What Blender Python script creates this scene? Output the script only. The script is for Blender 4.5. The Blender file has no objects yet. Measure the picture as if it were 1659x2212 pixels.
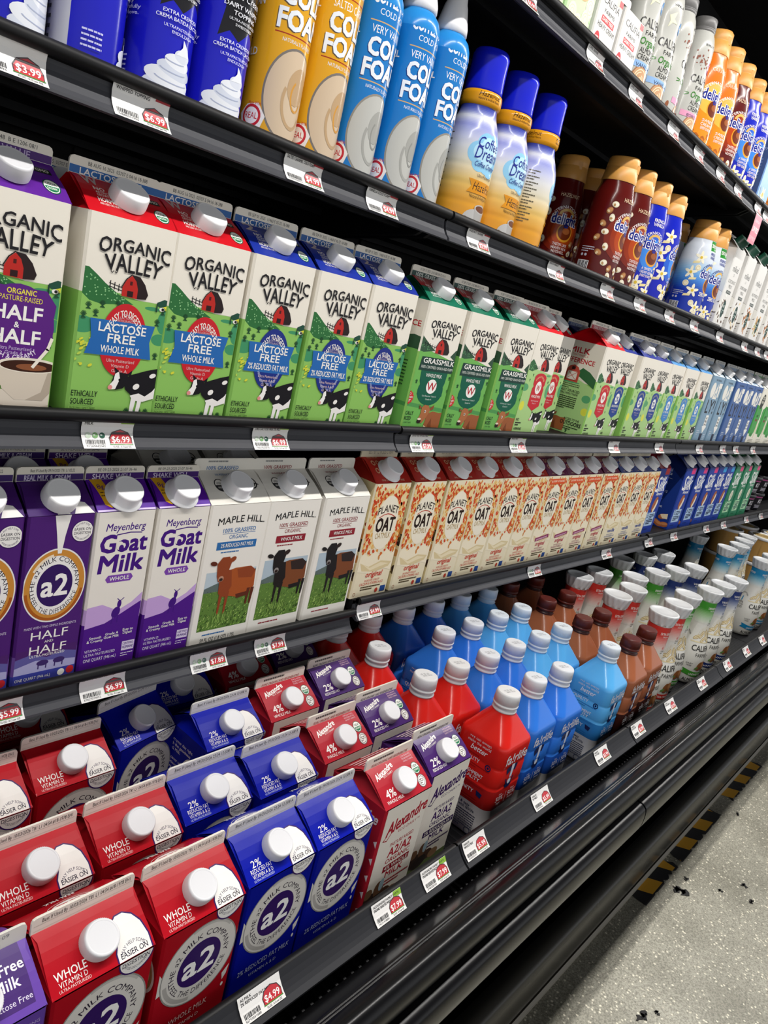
import bpy, math, random
from mathutils import Vector, Matrix
from mathutils.geometry import tessellate_polygon

# ------------------------------------------------------------------ camera, light, exposure
SC = bpy.context.scene
COL = SC.collection
SC.view_settings.view_transform = 'Standard'
SC.view_settings.look = 'None'
SC.view_settings.gamma = 1.0
SC.view_settings.use_curve_mapping = False
SC.view_settings.exposure = 0.48

CAM_Z = 1.27
cd = bpy.data.cameras.new('camera')
cam = bpy.data.objects.new('camera', cd)
COL.objects.link(cam)
cd.sensor_fit = 'HORIZONTAL'
cd.sensor_width = 36.0
cd.lens = 1638.72 / 1659.0 * 36.0
cd.clip_start = 0.02
RX = (0.64219967, -0.73197408, 0.22758193)
DN = (-0.05741423, -0.34199442, -0.93794639)
FW = (0.76438419, 0.58928242, -0.26165443)
cam.matrix_world = Matrix(((RX[0], -DN[0], -FW[0], 0), (RX[1], -DN[1], -FW[1], 0), (RX[2], -DN[2], -FW[2], CAM_Z), (0, 0, 0, 1)))
SC.camera = cam

# frontal fill added as world light: strongest near the horizon on the shopper's side
WORLD = 0.85
w = bpy.data.worlds.new('frontal_fill'); SC.world = w; w.use_nodes = True
_nt = w.node_tree; _bg = _nt.nodes['Background']; _tc = _nt.nodes.new('ShaderNodeTexCoord'); _sx = _nt.nodes.new('ShaderNodeSeparateXYZ')
_nt.links.new(_tc.outputs['Generated'], _sx.inputs[0])
def _mr(src, a, b, c, d, kind='SMOOTHSTEP'):
    n = _nt.nodes.new('ShaderNodeMapRange'); n.interpolation_type = kind
    for k, v in (('From Min', a), ('From Max', b), ('To Min', c), ('To Max', d)): n.inputs[k].default_value = v
    _nt.links.new(src, n.inputs['Value']); return n.outputs['Result']
_m = _nt.nodes.new('ShaderNodeMath'); _m.operation = 'MULTIPLY'
_nt.links.new(_mr(_sx.outputs['Z'], .12, .55, WORLD, .05), _m.inputs[0]); _nt.links.new(_mr(_sx.outputs['Y'], -.9, .3, 1.0, .08), _m.inputs[1])
_nt.links.new(_m.outputs[0], _bg.inputs['Strength'])
_bg.inputs[0].default_value = (0.97, 0.98, 1.0, 1)

def area(name, loc, sx, sy, power, rot=(0, 0, 0), col=(1, 0.97, 0.93)):
    l = bpy.data.lights.new(name, 'AREA'); l.shape = 'RECTANGLE'; l.size = sx; l.size_y = sy
    l.energy = power; l.color = col
    o = bpy.data.objects.new(name, l); o.location = loc; o.rotation_euler = rot; COL.objects.link(o)
    return o
CANOPY, CEIL = 9.5, 12.0
# lamp strips under the front edge of the case canopy
for k in range(4):
    area('canopy_lamp', (.2725 + k * 1.185, 0.22, 2.235), 1.08, 0.03, CANOPY)
# row of linear ceiling lamps running along the aisle
for k in range(7):
    area('ceiling_lamp', (-1.0 + k * 1.25, 0.06, 3.25), 1.05, 0.10, CEIL)

# ------------------------------------------------------------------ colours and materials
def H(s):
    s = s.lstrip('#'); r = []
    for i in (0, 2, 4):
        v = int(s[i:i + 2], 16) / 255.0
        r.append(v / 12.92 if v <= 0.04045 else ((v + 0.055) / 1.055) ** 2.4)
    return (r[0], r[1], r[2], 1.0)
WHITE = H('f1efe9'); BLACK = H('15141a'); CREAM = H('ece6d8')

def mat(name, rough=0.4, spec=0.5, coat=0.0, noise=0.0, nscale=60.0, metal=0.0, bump=0.0, sss=0.0, colour=None):
    m = bpy.data.materials.new(name); m.use_nodes = True
    nt = m.node_tree; b = nt.nodes['Principled BSDF']
    if colour is None:
        a = nt.nodes.new('ShaderNodeAttribute'); a.attribute_name = 'Col'
        nt.links.new(a.outputs['Color'], b.inputs['Base Color'])
    else:
        b.inputs['Base Color'].default_value = colour
    b.inputs['Roughness'].default_value = rough
    b.inputs['Specular IOR Level'].default_value = spec
    b.inputs['Metallic'].default_value = metal
    if coat:
        b.inputs['Coat Weight'].default_value = coat; b.inputs['Coat Roughness'].default_value = 0.08
    if sss:
        b.inputs['Subsurface Weight'].default_value = sss; b.inputs['Subsurface Radius'].default_value = (0.01, 0.01, 0.01)
    if noise or bump:
        tc = nt.nodes.new('ShaderNodeTexCoord'); n = nt.nodes.new('ShaderNodeTexNoise')
        n.inputs['Scale'].default_value = nscale; n.inputs['Detail'].default_value = 4
        nt.links.new(tc.outputs['Object'], n.inputs['Vector'])
        if noise:
            r = nt.nodes.new('ShaderNodeMapRange')
            r.inputs['To Min'].default_value = max(0.02, rough - noise); r.inputs['To Max'].default_value = rough + noise
            nt.links.new(n.outputs['Fac'], r.inputs['Value']); nt.links.new(r.outputs['Result'], b.inputs['Roughness'])
        if bump:
            bp = nt.nodes.new('ShaderNodeBump'); bp.inputs['Strength'].default_value = bump; bp.inputs['Distance'].default_value = 0.002
            nt.links.new(n.outputs['Fac'], bp.inputs['Height']); nt.links.new(bp.outputs['Normal'], b.inputs['Normal'])
    return m
M = {
    'board': mat('printed_board', 0.46, 0.30, 0.0, 0.08, 45, bump=0.08),
    'gloss': mat('glossy_board', 0.36, 0.16, 0.04, 0.08, 40, bump=0.10),
    'sleeve': mat('shrink_sleeve', 0.22, 0.28, 0.08, 0.04, 30, bump=0.03),
    'shiny': mat('lacquered_print', 0.20, 0.22, 0.08, 0.04, 25),
    'cap': mat('moulded_plastic', 0.38, 0.4, 0.0, 0.06, 80, bump=0.03, sss=0.25),
    'paper': mat('tag_paper', 0.32, 0.5, 0.2, 0.06, 50),
    'shelf': mat('black_shelf_plastic', 0.50, 0.25, 0.0, 0.06, 35),
    'bumper': mat('black_vinyl_bumper', 0.26, 0.20, 0.0, 0.05, 9, bump=0.015),
    'dark': mat('dark_case_paint', 0.6, 0.3, 0.0, 0.05, 20),
}
# ------------------------------------------------------------------ mesh builder
class MB:
    def __init__(s):
        s.v = []; s.n = []; s.f = []; s.c = []; s.m = []; s.s = []; s.mats = []
    def mi(s, name):
        if name not in s.mats: s.mats.append(name)
        return s.mats.index(name)
    def add(s, vs, fs, col, m='board', smooth=False, ns=None):
        b = len(s.v); k = s.mi(m)
        s.v.extend(tuple(p) for p in vs)
        s.n.extend(ns if ns else [(0, 0, 0)] * len(vs))
        for i, f in enumerate(fs):
            s.f.append([b + j for j in f]); s.m.append(k); s.s.append(smooth)
            s.c.append(col[i] if isinstance(col, list) else col)
    def box(s, x0, y0, z0, x1, y1, z1, col, m='board'):
        s.add([(x0, y0, z0), (x1, y0, z0), (x1, y1, z0), (x0, y1, z0), (x0, y0, z1), (x1, y0, z1), (x1, y1, z1), (x0, y1, z1)],
              [(0, 3, 2, 1), (4, 5, 6, 7), (0, 1, 5, 4), (1, 2, 6, 5), (2, 3, 7, 6), (3, 0, 4, 7)], col, m)
    def rings(s, rings, cols, m, closed=True, smooth=True, cap0=True, cap1=True):
        n = len(rings[0]); vs = [p for r in rings for p in r]; fs = []; fc = []
        for k in range(len(rings) - 1):
            for i in range(n if closed else n - 1):
                j = (i + 1) % n
                fs.append((k * n + i, k * n + j, (k + 1) * n + j, (k + 1) * n + i))
                fc.append(cols[k] if isinstance(cols, list) else cols)
        s.add(vs, fs, fc, m, smooth)
        c0 = cols[0] if isinstance(cols, list) else cols; c1 = cols[-1] if isinstance(cols, list) else cols
        if cap0: s.add(rings[0], [tuple(reversed(range(n)))], c0, m)
        if cap1: s.add(rings[-1], [tuple(range(n))], c1, m)
    def lathe(s, prof, cols, m, n=40, **k):
        s.rings([[(r * math.sin(2 * math.pi * i / n), -r * math.cos(2 * math.pi * i / n), z) for i in range(n)] for (z, r) in prof], cols, m, **k)
    def extrude_x(s, prof, x0, x1, col, m, smooth=False):
        n = len(prof)
        s.add([(x0, y, z) for y, z in prof] + [(x1, y, z) for y, z in prof],
              [(i, (i + 1) % n, n + (i + 1) % n, n + i) for i in range(n)], col, m, smooth)
        tr = tessellate_polygon([[Vector((0, y, z)) for y, z in prof]])
        s.add([(x0, y, z) for y, z in prof], [tuple(t) for t in tr], col, m)
        s.add([(x1, y, z) for y, z in prof], [tuple(reversed(t)) for t in tr], col, m)
    def mesh(s, name):
        me = bpy.data.meshes.new(name)
        me.from_pydata(s.v, [], s.f)
        for k in s.mats: me.materials.append(M[k])
        me.polygons.foreach_set('material_index', s.m)
        me.polygons.foreach_set('use_smooth', s.s)
        a = me.color_attributes.new('Col', 'FLOAT_COLOR', 'CORNER')
        d = []
        for f, c in zip(s.f, s.c): d.extend(list(c) * len(f))
        a.data.foreach_set('color', d)
        me.update()
        if any(any(x) for x in s.n):
            for p in me.polygons: pass
            ln = [s.n[l.vertex_index] for l in me.loops]
            me.normals_split_custom_set(ln)
        return me

# ------------------------------------------------------------------ flat print artwork (millimetres)
_fc = bpy.data.curves.new('type_setting', 'FONT'); _fc.resolution_u = 2
_fo = bpy.data.objects.new('type_setting', _fc)
_tcache = {}
def glyphs(s, bold, shear):
    k = (s, bold, shear)
    if k not in _tcache:
        _fc.body = s; _fc.offset = 0; _fc.shear = shear
        me = bpy.data.meshes.new_from_object(_fo)
        vs = [(v.co.x / 0.682, v.co.y / 0.682) for v in me.vertices]
        tr = [[vs[i] for i in p.vertices] for p in me.polygons]
        x0 = min((v[0] for v in vs), default=0); x1 = max((v[0] for v in vs), default=0)
        bpy.data.meshes.remove(me)
        _tcache[k] = (tr, x0, x1)
    return _tcache[k]

class Art:
    def __init__(s): s.i = []
    def tris(s, tr, col, l): s.i.append((tr, H(col) if isinstance(col, str) else col, l))
    def poly(s, pts, col, l=1):
        t = tessellate_polygon([[Vector((x, y, 0)) for x, y in pts]])
        s.tris([[pts[i] for i in f] for f in t], col, l)
    def rect(s, x0, y0, x1, y1, col, l=1): s.tris([[(x0, y0), (x1, y0), (x1, y1), (x0, y1)]], col, l)
    def ell(s, cx, cy, rx, ry, col, l=1, rot=0, n=24):
        c, q = math.cos(math.radians(rot)), math.sin(math.radians(rot)); p = []
        for i in range(n):
            a = 2 * math.pi * i / n; x, y = rx * math.cos(a), ry * math.sin(a)
            p.append((cx + x * c - y * q, cy + x * q + y * c))
        s.tris([p], col, l)
    def grad(s, x0, x1, stops, st=4, l=0):
        k = [(y, H(c)) for y, c in stops]; y = k[0][0]
        while y < k[-1][0]:
            m = y + st / 2
            for (a, p), (b, q) in zip(k, k[1:]):
                if m <= b: t = (m - a) / (b - a); c = tuple(p[i] + (q[i] - p[i]) * t for i in range(4)); break
            s.rect(x0, y, x1, min(y + st, k[-1][0]), c, l); y += st
    def ring(s, cx, cy, rx, ry, t, col, l=1, a0=0, a1=360, n=32):
        o = []
        for i in range(n):
            a, b = (math.radians(a0 + (a1 - a0) * k / n) for k in (i, i + 1))
            o.append([(cx + rx * math.cos(a), cy + ry * math.sin(a)), (cx + rx * math.cos(b), cy + ry * math.sin(b)),
                      (cx + (rx - t) * math.cos(b), cy + (ry - t) * math.sin(b)), (cx + (rx - t) * math.cos(a), cy + (ry - t) * math.sin(a))])
        s.tris(o, col, l)
    def line(s, pts, wd, col, l=2):
        o = []
        for (x0, y0), (x1, y1) in zip(pts, pts[1:]):
            d = math.hypot(x1 - x0, y1 - y0) or 1e-6; nx, ny = -(y1 - y0) / d * wd / 2, (x1 - x0) / d * wd / 2
            ex, ey = (x1 - x0) / d * wd * .25, (y1 - y0) / d * wd * .25
            o.append([(x0 + nx - ex, y0 + ny - ey), (x0 - nx - ex, y0 - ny - ey), (x1 - nx + ex, y1 - ny + ey), (x1 + nx + ex, y1 + ny + ey)])
        s.tris(o, col, l)
    def text(s, t, x, y, h, col, l=5, bold=0.0, shear=0.0, w=None, al='c', rot=0, warp=None):
        tr, x0, x1 = glyphs(t, 0, shear)
        d = bold * .55 * h
        if bold >= .02 and not warp:
            for dx, dy in ((-d, -d), (d, d), (-d, d), (d, -d)): s.text(t, x + dx, y + dy, h, col, l, 0, shear, w, al, rot)
            return
        if bold >= .02 and not getattr(warp, 'thin', False):
            for dx, dy in ((-d, -d), (d, d), (-d, d), (d, -d)): s.text(t, 0, 0, h, col, l, 0, shear, w, al, 0, (lambda q, e: lambda a, b: warp(a + q, b + e))(dx, dy))
            return
        sx = h if w is None else w / max(1e-6, x1 - x0)
        off = {'c': (x0 + x1) / 2, 'l': x0, 'r': x1}[al]
        c, q = math.cos(math.radians(rot)), math.sin(math.radians(rot)); o = []
        for f in tr:
            p = []
            for a, b in f:
                a = (a - off) * sx; b = b * h
                p.append(warp(a, b) if warp else (x + a * c - b * q, y + a * q + b * c))
            o.append(p)
        s.tris(o, col, l)
    def arc(s, t, cx, cy, r, h, col, mid=90, l=5, bold=0.0, under=False, span=None, ry=None):
        tr, x0, x1 = glyphs(t, bold, 0); k = (ry or r) / r
        w = math.radians(span) * r if span else None
        if under:
            f = lambda a, b: (cx + (r - b) * math.cos(math.radians(mid) + a / r), cy + k * (r - b) * math.sin(math.radians(mid) + a / r))
        else:
            f = lambda a, b: (cx + (r + b) * math.cos(math.radians(mid) - a / r), cy + k * (r + b) * math.sin(math.radians(mid) - a / r))
        s.text(t, 0, 0, h, col, l, bold, w=w, warp=f)
    def lines(s, x0, y0, w, n, dy, h, col, l=4, seed=0):
        rnd = random.Random(seed)
        for i in range(n):
            x = x0; e = x0 + w * (1 if i < n - 1 else .6)
            while x < e - .5:
                k = min(rnd.uniform(1.2, 5), e - x); s.rect(x, y0 - i * dy, x + k * .85, y0 - i * dy + h, col, l); x += k
    def copy(s, dx=0, dy=0):
        a = Art(); a.i = [([[(x + dx, y + dy) for x, y in f] for f in t], c, l) for t, c, l in s.i]; return a
    def stretch(s, kx, ky):
        a = Art(); a.i = [([[(x * kx, y * ky) for x, y in f] for f in t], c, l) for t, c, l in s.i]; return a
    def about(s, k, c0, c1):
        a = Art(); a.i = [([[((x - c0) * k + c1, y) for x, y in f] for f in t], c, l) for t, c, l in s.i]; return a
    def scaled(s, k):
        a = Art(); a.i = [([[(x * k, y) for x, y in f] for f in t], c, l) for t, c, l in s.i]; return a
    def place(s, mb, fn, clip, m='board', du=None, dv=None, base=0.0001):
        u0, v0, u1, v1 = clip
        ks = [(l, 0) if isinstance(l, float) else (l, k) for k, (t, c, l) in enumerate(s.i)]
        rank = {k: i for i, k in enumerate(sorted(set(ks)))}
        for (tr, col, l), kk in zip(s.i, ks):
            off = base + 0.0000042 * (rank[kk] + 1)
            for f in tr:
                p = f
                if min(a for a, b in p) < u0 or max(a for a, b in p) > u1 or min(b for a, b in p) < v0 or max(b for a, b in p) > v1:
                    for ax, lim, sg in ((0, u0, 1), (0, u1, -1), (1, v0, 1), (1, v1, -1)):
                        p = _cut(p, ax, lim, sg)
                        if len(p) < 3: break
                    if len(p) < 3: continue
                ps = [p]
                for ax, st in ((0, du), (1, dv)):
                    if st: ps = [g for q in ps for g in _slice(q, ax, st)]
                for q in ps:
                    if du and sum(q[i - 1][0] * q[i][1] - q[i][0] * q[i - 1][1] for i in range(len(q))) < 0: q = q[::-1]
                    r = [fn(a, b, off) for a, b in q]
                    if isinstance(r[0], tuple) and isinstance(r[0][0], Vector):
                        mb.add([x[0] for x in r], [tuple(range(len(r)))], col, m, True, [tuple(x[1]) for x in r])
                    else:
                        mb.add(r, [tuple(range(len(r)))], col, m)
def _cut(p, ax, lim, sg):
    o = []
    for i in range(len(p)):
        a, b = p[i - 1], p[i]; da, db = (a[ax] - lim) * sg, (b[ax] - lim) * sg
        if (da >= 0) != (db >= 0):
            t = da / (da - db); o.append((a[0] + (b[0] - a[0]) * t, a[1] + (b[1] - a[1]) * t))
        if db >= 0: o.append(b)
    return o
def _slice(p, ax, st):
    a, b = min(q[ax] for q in p), max(q[ax] for q in p)
    k0, k1 = math.floor(a / st + 1e-9), math.ceil(b / st - 1e-9)
    if k1 - k0 <= 1: return [p]
    o = []
    for k in range(k0, k1):
        q = _cut(_cut(p, ax, k * st, 1), ax, (k + 1) * st, -1) if len(p) > 2 else []
        if len(q) > 2: o.append(q)
    return o
def flat(O, U, V):
    O, U, V = Vector(O), Vector(U).normalized(), Vector(V).normalized(); N = U.cross(V)
    return lambda u, v, o: O + U * (u / 1000) + V * (v / 1000) + N * o
def round_map(rf, R, du=3.0, dv=4.0):
    """wrap flat print (u along the girth, v upwards) round a lathe profile, in small flat cells"""
    def f(u, v, o):
        z0 = math.floor(v / dv + 1e-6) * dv; t = (v - z0) / dv
        r = rf(z0 / 1000) * (1 - t) + rf((z0 + dv) / 1000) * t + o; z = v / 1000
        u0 = math.floor(u / du + 1e-6) * du; k = (u - u0) / du; a, b = u0 / R, (u0 + du) / R
        x = r * (math.sin(a) * (1 - k) + math.sin(b) * k); y = -r * (math.cos(a) * (1 - k) + math.cos(b) * k)
        sl = (rf(z + .003) - rf(z - .003)) / .006; q = u / R
        return (Vector((x, y, z)), Vector((math.sin(q), -math.cos(q), -sl)).normalized())
    return f
def interp(prof):
    def f(z):
        if z <= prof[0][0]: return prof[0][1]
        for (a, r), (b, q) in zip(prof, prof[1:]):
            if z <= b: return r + (q - r) * (z - a) / max(1e-9, b - a)
        return prof[-1][1]
    return f

# ------------------------------------------------------------------ objects
def obj(name, me, parent=None, mtx=None):
    o = bpy.data.objects.new(name, me); COL.objects.link(o)
    if parent: o.parent = parent
    if mtx is not None: o.matrix_local = mtx
    return o
def tag(o, label, cat, group=None, kind=None):
    o['label'] = label; o['category'] = cat
    if group: o['group'] = group
    if kind: o['kind'] = kind
    return o
class Kind:
    """a product design: its name, category and parts [(part name, mesh, local matrix, label, sub-parts)]"""
    def __init__(s, name, cat, parts): s.name, s.cat, s.parts, s.first = name, cat, parts, None
    def put(s, label, x, y, z, rot=0, group=None, tilt=0):
        if s.first is None:
            r = bpy.data.objects.new(s.name, None); r.empty_display_size = 0.02; COL.objects.link(r)
            for nm, me, mx, lb, subs in s.parts:
                p = obj(nm, me, r, mx)
                if lb: p['label'] = lb
                for sn, sm, sx in subs: obj(sn, sm, p, sx)
            s.first = r
        else:
            r = s.first.copy(); COL.objects.link(r)
            for ch in list(s.first.children):
                c = ch.copy(); COL.objects.link(c); c.parent = r
                for g in ch.children:
                    d = g.copy(); COL.objects.link(d); d.parent = c
        r.location = (x, y, z); r.rotation_euler = (tilt, 0, math.radians(rot))
        tag(r, label, s.cat, group)
        return r
# ------------------------------------------------------------------ the store floor
def floor_material():
    m = bpy.data.materials.new('speckled_concrete'); m.use_nodes = True
    nt = m.node_tree; b = nt.nodes['Principled BSDF']; L = nt.links.new
    tc = nt.nodes.new('ShaderNodeTexCoord')
    n1 = nt.nodes.new('ShaderNodeTexNoise'); n1.inputs['Scale'].default_value = 5; n1.inputs['Detail'].default_value = 5
    v = nt.nodes.new('ShaderNodeTexVoronoi'); v.inputs['Scale'].default_value = 120; v.feature = 'F1'
    n2 = nt.nodes.new('ShaderNodeTexNoise'); n2.inputs['Scale'].default_value = 260; n2.inputs['Detail'].default_value = 2
    for n in (n1, v, n2): L(tc.outputs['Object'], n.inputs['Vector'])
    r1 = nt.nodes.new('ShaderNodeValToRGB'); e = r1.color_ramp.elements
    e[0].position = .3; e[0].color = H('8a8778'); e[1].position = .72; e[1].color = H('aeab9c')
    L(n1.outputs['Fac'], r1.inputs['Fac'])
    sp = nt.nodes.new('ShaderNodeSeparateColor'); L(v.outputs['Color'], sp.inputs['Color'])
    c1 = nt.nodes.new('ShaderNodeValToRGB'); e = c1.color_ramp.elements; e[0].position = .70; e[0].color = (0, 0, 0, 1); e[1].position = .78; e[1].color = (1, 1, 1, 1)
    L(sp.outputs['Red'], c1.inputs['Fac'])
    c2 = nt.nodes.new('ShaderNodeValToRGB'); e = c2.color_ramp.elements; e[0].position = .26; e[0].color = (1, 1, 1, 1); e[1].position = .42; e[1].color = (0, 0, 0, 1)
    L(v.outputs['Distance'], c2.inputs['Fac'])
    mu = nt.nodes.new('ShaderNodeMath'); mu.operation = 'MULTIPLY'; L(c1.outputs['Color'], mu.inputs[0]); L(c2.outputs['Color'], mu.inputs[1])
    mx = nt.nodes.new('ShaderNodeMix'); mx.data_type = 'RGBA'
    L(mu.outputs['Value'], mx.inputs['Factor']); L(r1.outputs['Color'], mx.inputs[6]); mx.inputs[7].default_value = H('eae4d0')
    m2 = nt.nodes.new('ShaderNodeMix'); m2.data_type = 'RGBA'; m2.blend_type = 'MULTIPLY'; m2.inputs['Factor'].default_value = 1
    c3 = nt.nodes.new('ShaderNodeValToRGB'); e = c3.color_ramp.elements; e[0].position = .34; e[0].color = (.5, .5, .48, 1); e[1].position = .6; e[1].color = (1, 1, 1, 1)
    L(n2.outputs['Fac'], c3.inputs['Fac']); L(mx.outputs[2], m2.inputs[6]); L(c3.outputs['Color'], m2.inputs[7])
    L(m2.outputs[2], b.inputs['Base Color'])
    b.inputs['Roughness'].default_value = 0.42
    bp = nt.nodes.new('ShaderNodeBump'); bp.inputs['Strength'].default_value = .25; bp.inputs['Distance'].default_value = .001
    L(n2.outputs['Fac'], bp.inputs['Height']); L(bp.outputs['Normal'], b.inputs['Normal'])
    return m
FZ = -0.09
M['floor'] = floor_material()
b = MB(); b.box(-6, -9, FZ - .05, 14, 1.6, FZ, H('80806f'), 'floor')
fl = obj('floor', b.mesh('floor')); fl['kind'] = 'structure'

# hazard tape remnants on the floor along the case base
def tape_piece(name, x0, x1, label, seed):
    rnd = random.Random(seed); b = MB(); P = 0.152
    y0, y1 = 0.322, 0.370
    n = int((x1 - x0) / .012); ed = [(x0 + (x1 - x0) * i / n, y0 + rnd.choice((0, 0, 0, .003, .008)) * (1 if rnd.random() < .5 else 0)) for i in range(n + 1)]
    pl = ed + [(x1 + rnd.uniform(-.02, .01), y0 + (y1 - y0) * .4), (x1 - rnd.uniform(0, .03), y1), (x0 + rnd.uniform(0, .03), y1), (x0 - rnd.uniform(-.02, .01), y0 + (y1 - y0) * .5)]
    t = tessellate_polygon([[Vector((a, c, 0)) for a, c in pl]]); b.add([(a, c, FZ + .0006) for a, c in pl], [tuple(f) for f in t], H('17161a'), 'board')
    k = math.floor(x0 / P) - 1
    while k * P < x1:
        a = k * P; pts = [(a, y1), (a + P * .5, y1), (a + P * .5 + .03, y0), (a + .03, y0)]
        for ax, lim, sg in ((0, x0 + .002, 1), (0, x1 - .012, -1), (1, y0 + .006, 1)): pts = _cut(pts, ax, lim, sg) if len(pts) > 2 else []
        if len(pts) > 2:
            b.add([(x, y, FZ + .0008) for x, y in pts], [tuple(reversed(range(len(pts))))], H('e0a62c'), 'board')
        k += 1
    o = obj(name, b.mesh(name)); tag(o, label, 'tape', 'hazard tape pieces along the case base'); return o
tape_piece('hazard_tape', 1.94, 2.19, 'nearest piece of yellow and black hazard tape on the floor', 1)
tape_piece('hazard_tape', 2.225, 2.61, 'middle piece of yellow and black hazard tape on the floor', 2)
tape_piece('hazard_tape', 2.74, 3.13, 'farthest piece of yellow and black hazard tape on the floor', 3)
# scraps of black tape residue
def scrap(x, y, r, label, seed):
    rnd = random.Random(seed); b = MB()
    for q in range(4):
        cx, cy = x * 1.07 + rnd.uniform(-r, r) * .8, y * 1.07 + rnd.uniform(-r, r) * .5; n = 9
        p = [(cx + math.cos(2 * math.pi * i / n) * r * rnd.uniform(.15, .75), cy + math.sin(2 * math.pi * i / n) * r * rnd.uniform(.1, .5)) for i in range(n)]
        b.rings([[(a, c, FZ + .0002) for a, c in p], [(a, c, FZ + .0016) for a, c in p]], H('1c1b1b'), 'dark', smooth=False)
    o = obj('tape_scrap', b.mesh('tape_scrap')); tag(o, label, 'scrap', 'black tape scraps on the floor')
for i, (x, y, r, lb) in enumerate([
    (1.484, .180, .018, 'largest black scrap on the grey floor, nearest the camera'), (1.525, .160, .010, 'small black scrap just right of the nearest one on the floor'),
    (1.945, .262, .030, 'torn black tape shreds on the floor beside the hazard tape end'), (2.057, .190, .010, 'black scrap on the floor out in the light, left of a pair'),
    (2.095, .122, .012, 'black scrap lowest in the cluster on the bright floor'), (2.150, .150, .014, 'black curled scrap on the bright floor behind the others'),
    (2.02, .27, .012, 'small black flake in the shade edge by the tape'), (2.50, .27, .012, 'black shred between the two farther hazard tape pieces')]):
    scrap(x, y, r, lb, i + 3)

# ------------------------------------------------------------------ the refrigerated case
SX = [-0.32, 0.865, 2.05, 3.235, 4.42]
K = H('0b0b0d'); K2 = H('101114')
case = bpy.data.objects.new('refrigerated_case', None); COL.objects.link(case); case.location = (2, .4, 0)
tag(case, 'long black open refrigerated dairy case with bumper rails', 'display case')
def cpart(name, mb, label=None):
    o = obj(name, mb.mesh(name), case, Matrix.Translation((-2, -.4, 0)))
    if label: o['label'] = label
    return o
X0, X1 = -0.34, 4.44
b = MB(); b.box(X0, 1.115, 0.10, X1, 1.16, 2.30, H('0b0b0d'), 'dark')
for k in range(24):
    b.box(X0 + .1 + k * .2, 1.111, .5, X0 + .112 + k * .2, 1.116, 2.2, H('141416'), 'dark')
cpart('back_panel', b)
b = MB(); b.extrude_x([(.20, 2.245), (.24, 2.245), (.60, 2.30), (1.115, 2.30), (1.115, 2.36), (.22, 2.36), (.19, 2.34)], X0, X1, H('0e0e10'), 'dark'); cpart('canopy', b)
for x in (X0 - .03, X1):
    b = MB(); b.extrude_x([(.39, FZ + .02), (1.16, FZ + .02), (1.16, 2.36), (.70, 2.36), (.66, 1.0), (.40, .60), (.33, .52)], x, x + .03, H('0e0e10'), 'dark'); cpart('end_panel', b)
b = MB(); b.box(X0, .44, FZ, X1, 1.115, .10, H('08080a'), 'dark'); b.box(X0, .44, .10, X1, .46, .46, H('08080a'), 'dark'); cpart('kick_panel', b)
# bottom deck floor under the racks
b = MB(); b.box(X0, .39, .452, X1, 1.115, .474, H('0d0d0f'), 'dark'); cpart('deck_pan', b)
# air return grille between rack lip and bumper
b = MB(); b.box(X0, .345, .500, X1, .392, .506, H('050506'), 'dark')
x = X0
while x < X1:
    b.box(x, .352, .506, x + .004, .388, .512, H('0a0a0c'), 'dark'); x += .0135
cpart('air_grille', b)
# base rail near the floor
b = MB(); b.extrude_x([(.41, FZ + .140), (.378, FZ + .136), (.3705, FZ + .126), (.3665, FZ + .105), (.3655, FZ + .065), (.368, FZ + .034), (.375, FZ + .009), (.377, FZ), (.41, FZ)], X0, X1, H('3a3833'), 'bumper', True)
cpart('base_rail', b, 'dull grey base rail at floor level')
b = MB(); b.extrude_x([(.3640, FZ), (.3640, FZ + .008), (.3700, FZ + .013), (.3760, FZ + .008), (.3760, FZ)], X0, X1, H('8d887c'), 'board'); cpart('floor_seal', b, 'pale sealant strip along the floor')
# upper bumper: broad moulded top with grooves, then a rolled lower rail in lengths
UP = [(.366, .515), (.356, .542), (.346, .556), (.334, .5695), (.3235, .5790), (.3200, .5816), (.3180, .5820), (.3172, .5806), (.3160, .5838), (.3138, .5842), (.3130, .5828), (.3118, .5858),
      (.304, .5885), (.298, .5897), (.2935, .5890), (.289, .5860), (.2855, .5820), (.2830, .5765), (.2822, .570), (.2825, .560), (.286, .548), (.292, .536), (.300, .530), (.340, .505)]
b = MB(); b.extrude_x(UP, X0, X1, K, 'bumper', True); cpart('top_bumper', b, 'glossy black top bumper with fine grooves')
LO = [(.300, .534), (.2880, .5330), (.2815, .5325), (.2770, .5300), (.2735, .5270), (.2715, .5215), (.2706, .5135), (.2704, .5050), (.2709, .4960), (.2722, .4880), (.2760, .4790), (.284, .473), (.300, .470), (.365, .475), (.365, .52)]
for a, c in ((X0, 1.298), (1.303, 2.70), (2.705, X1)):
    b = MB(); b.extrude_x(LO, a, c, K, 'bumper', True)
    cpart('lower_bumper', b)

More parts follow.
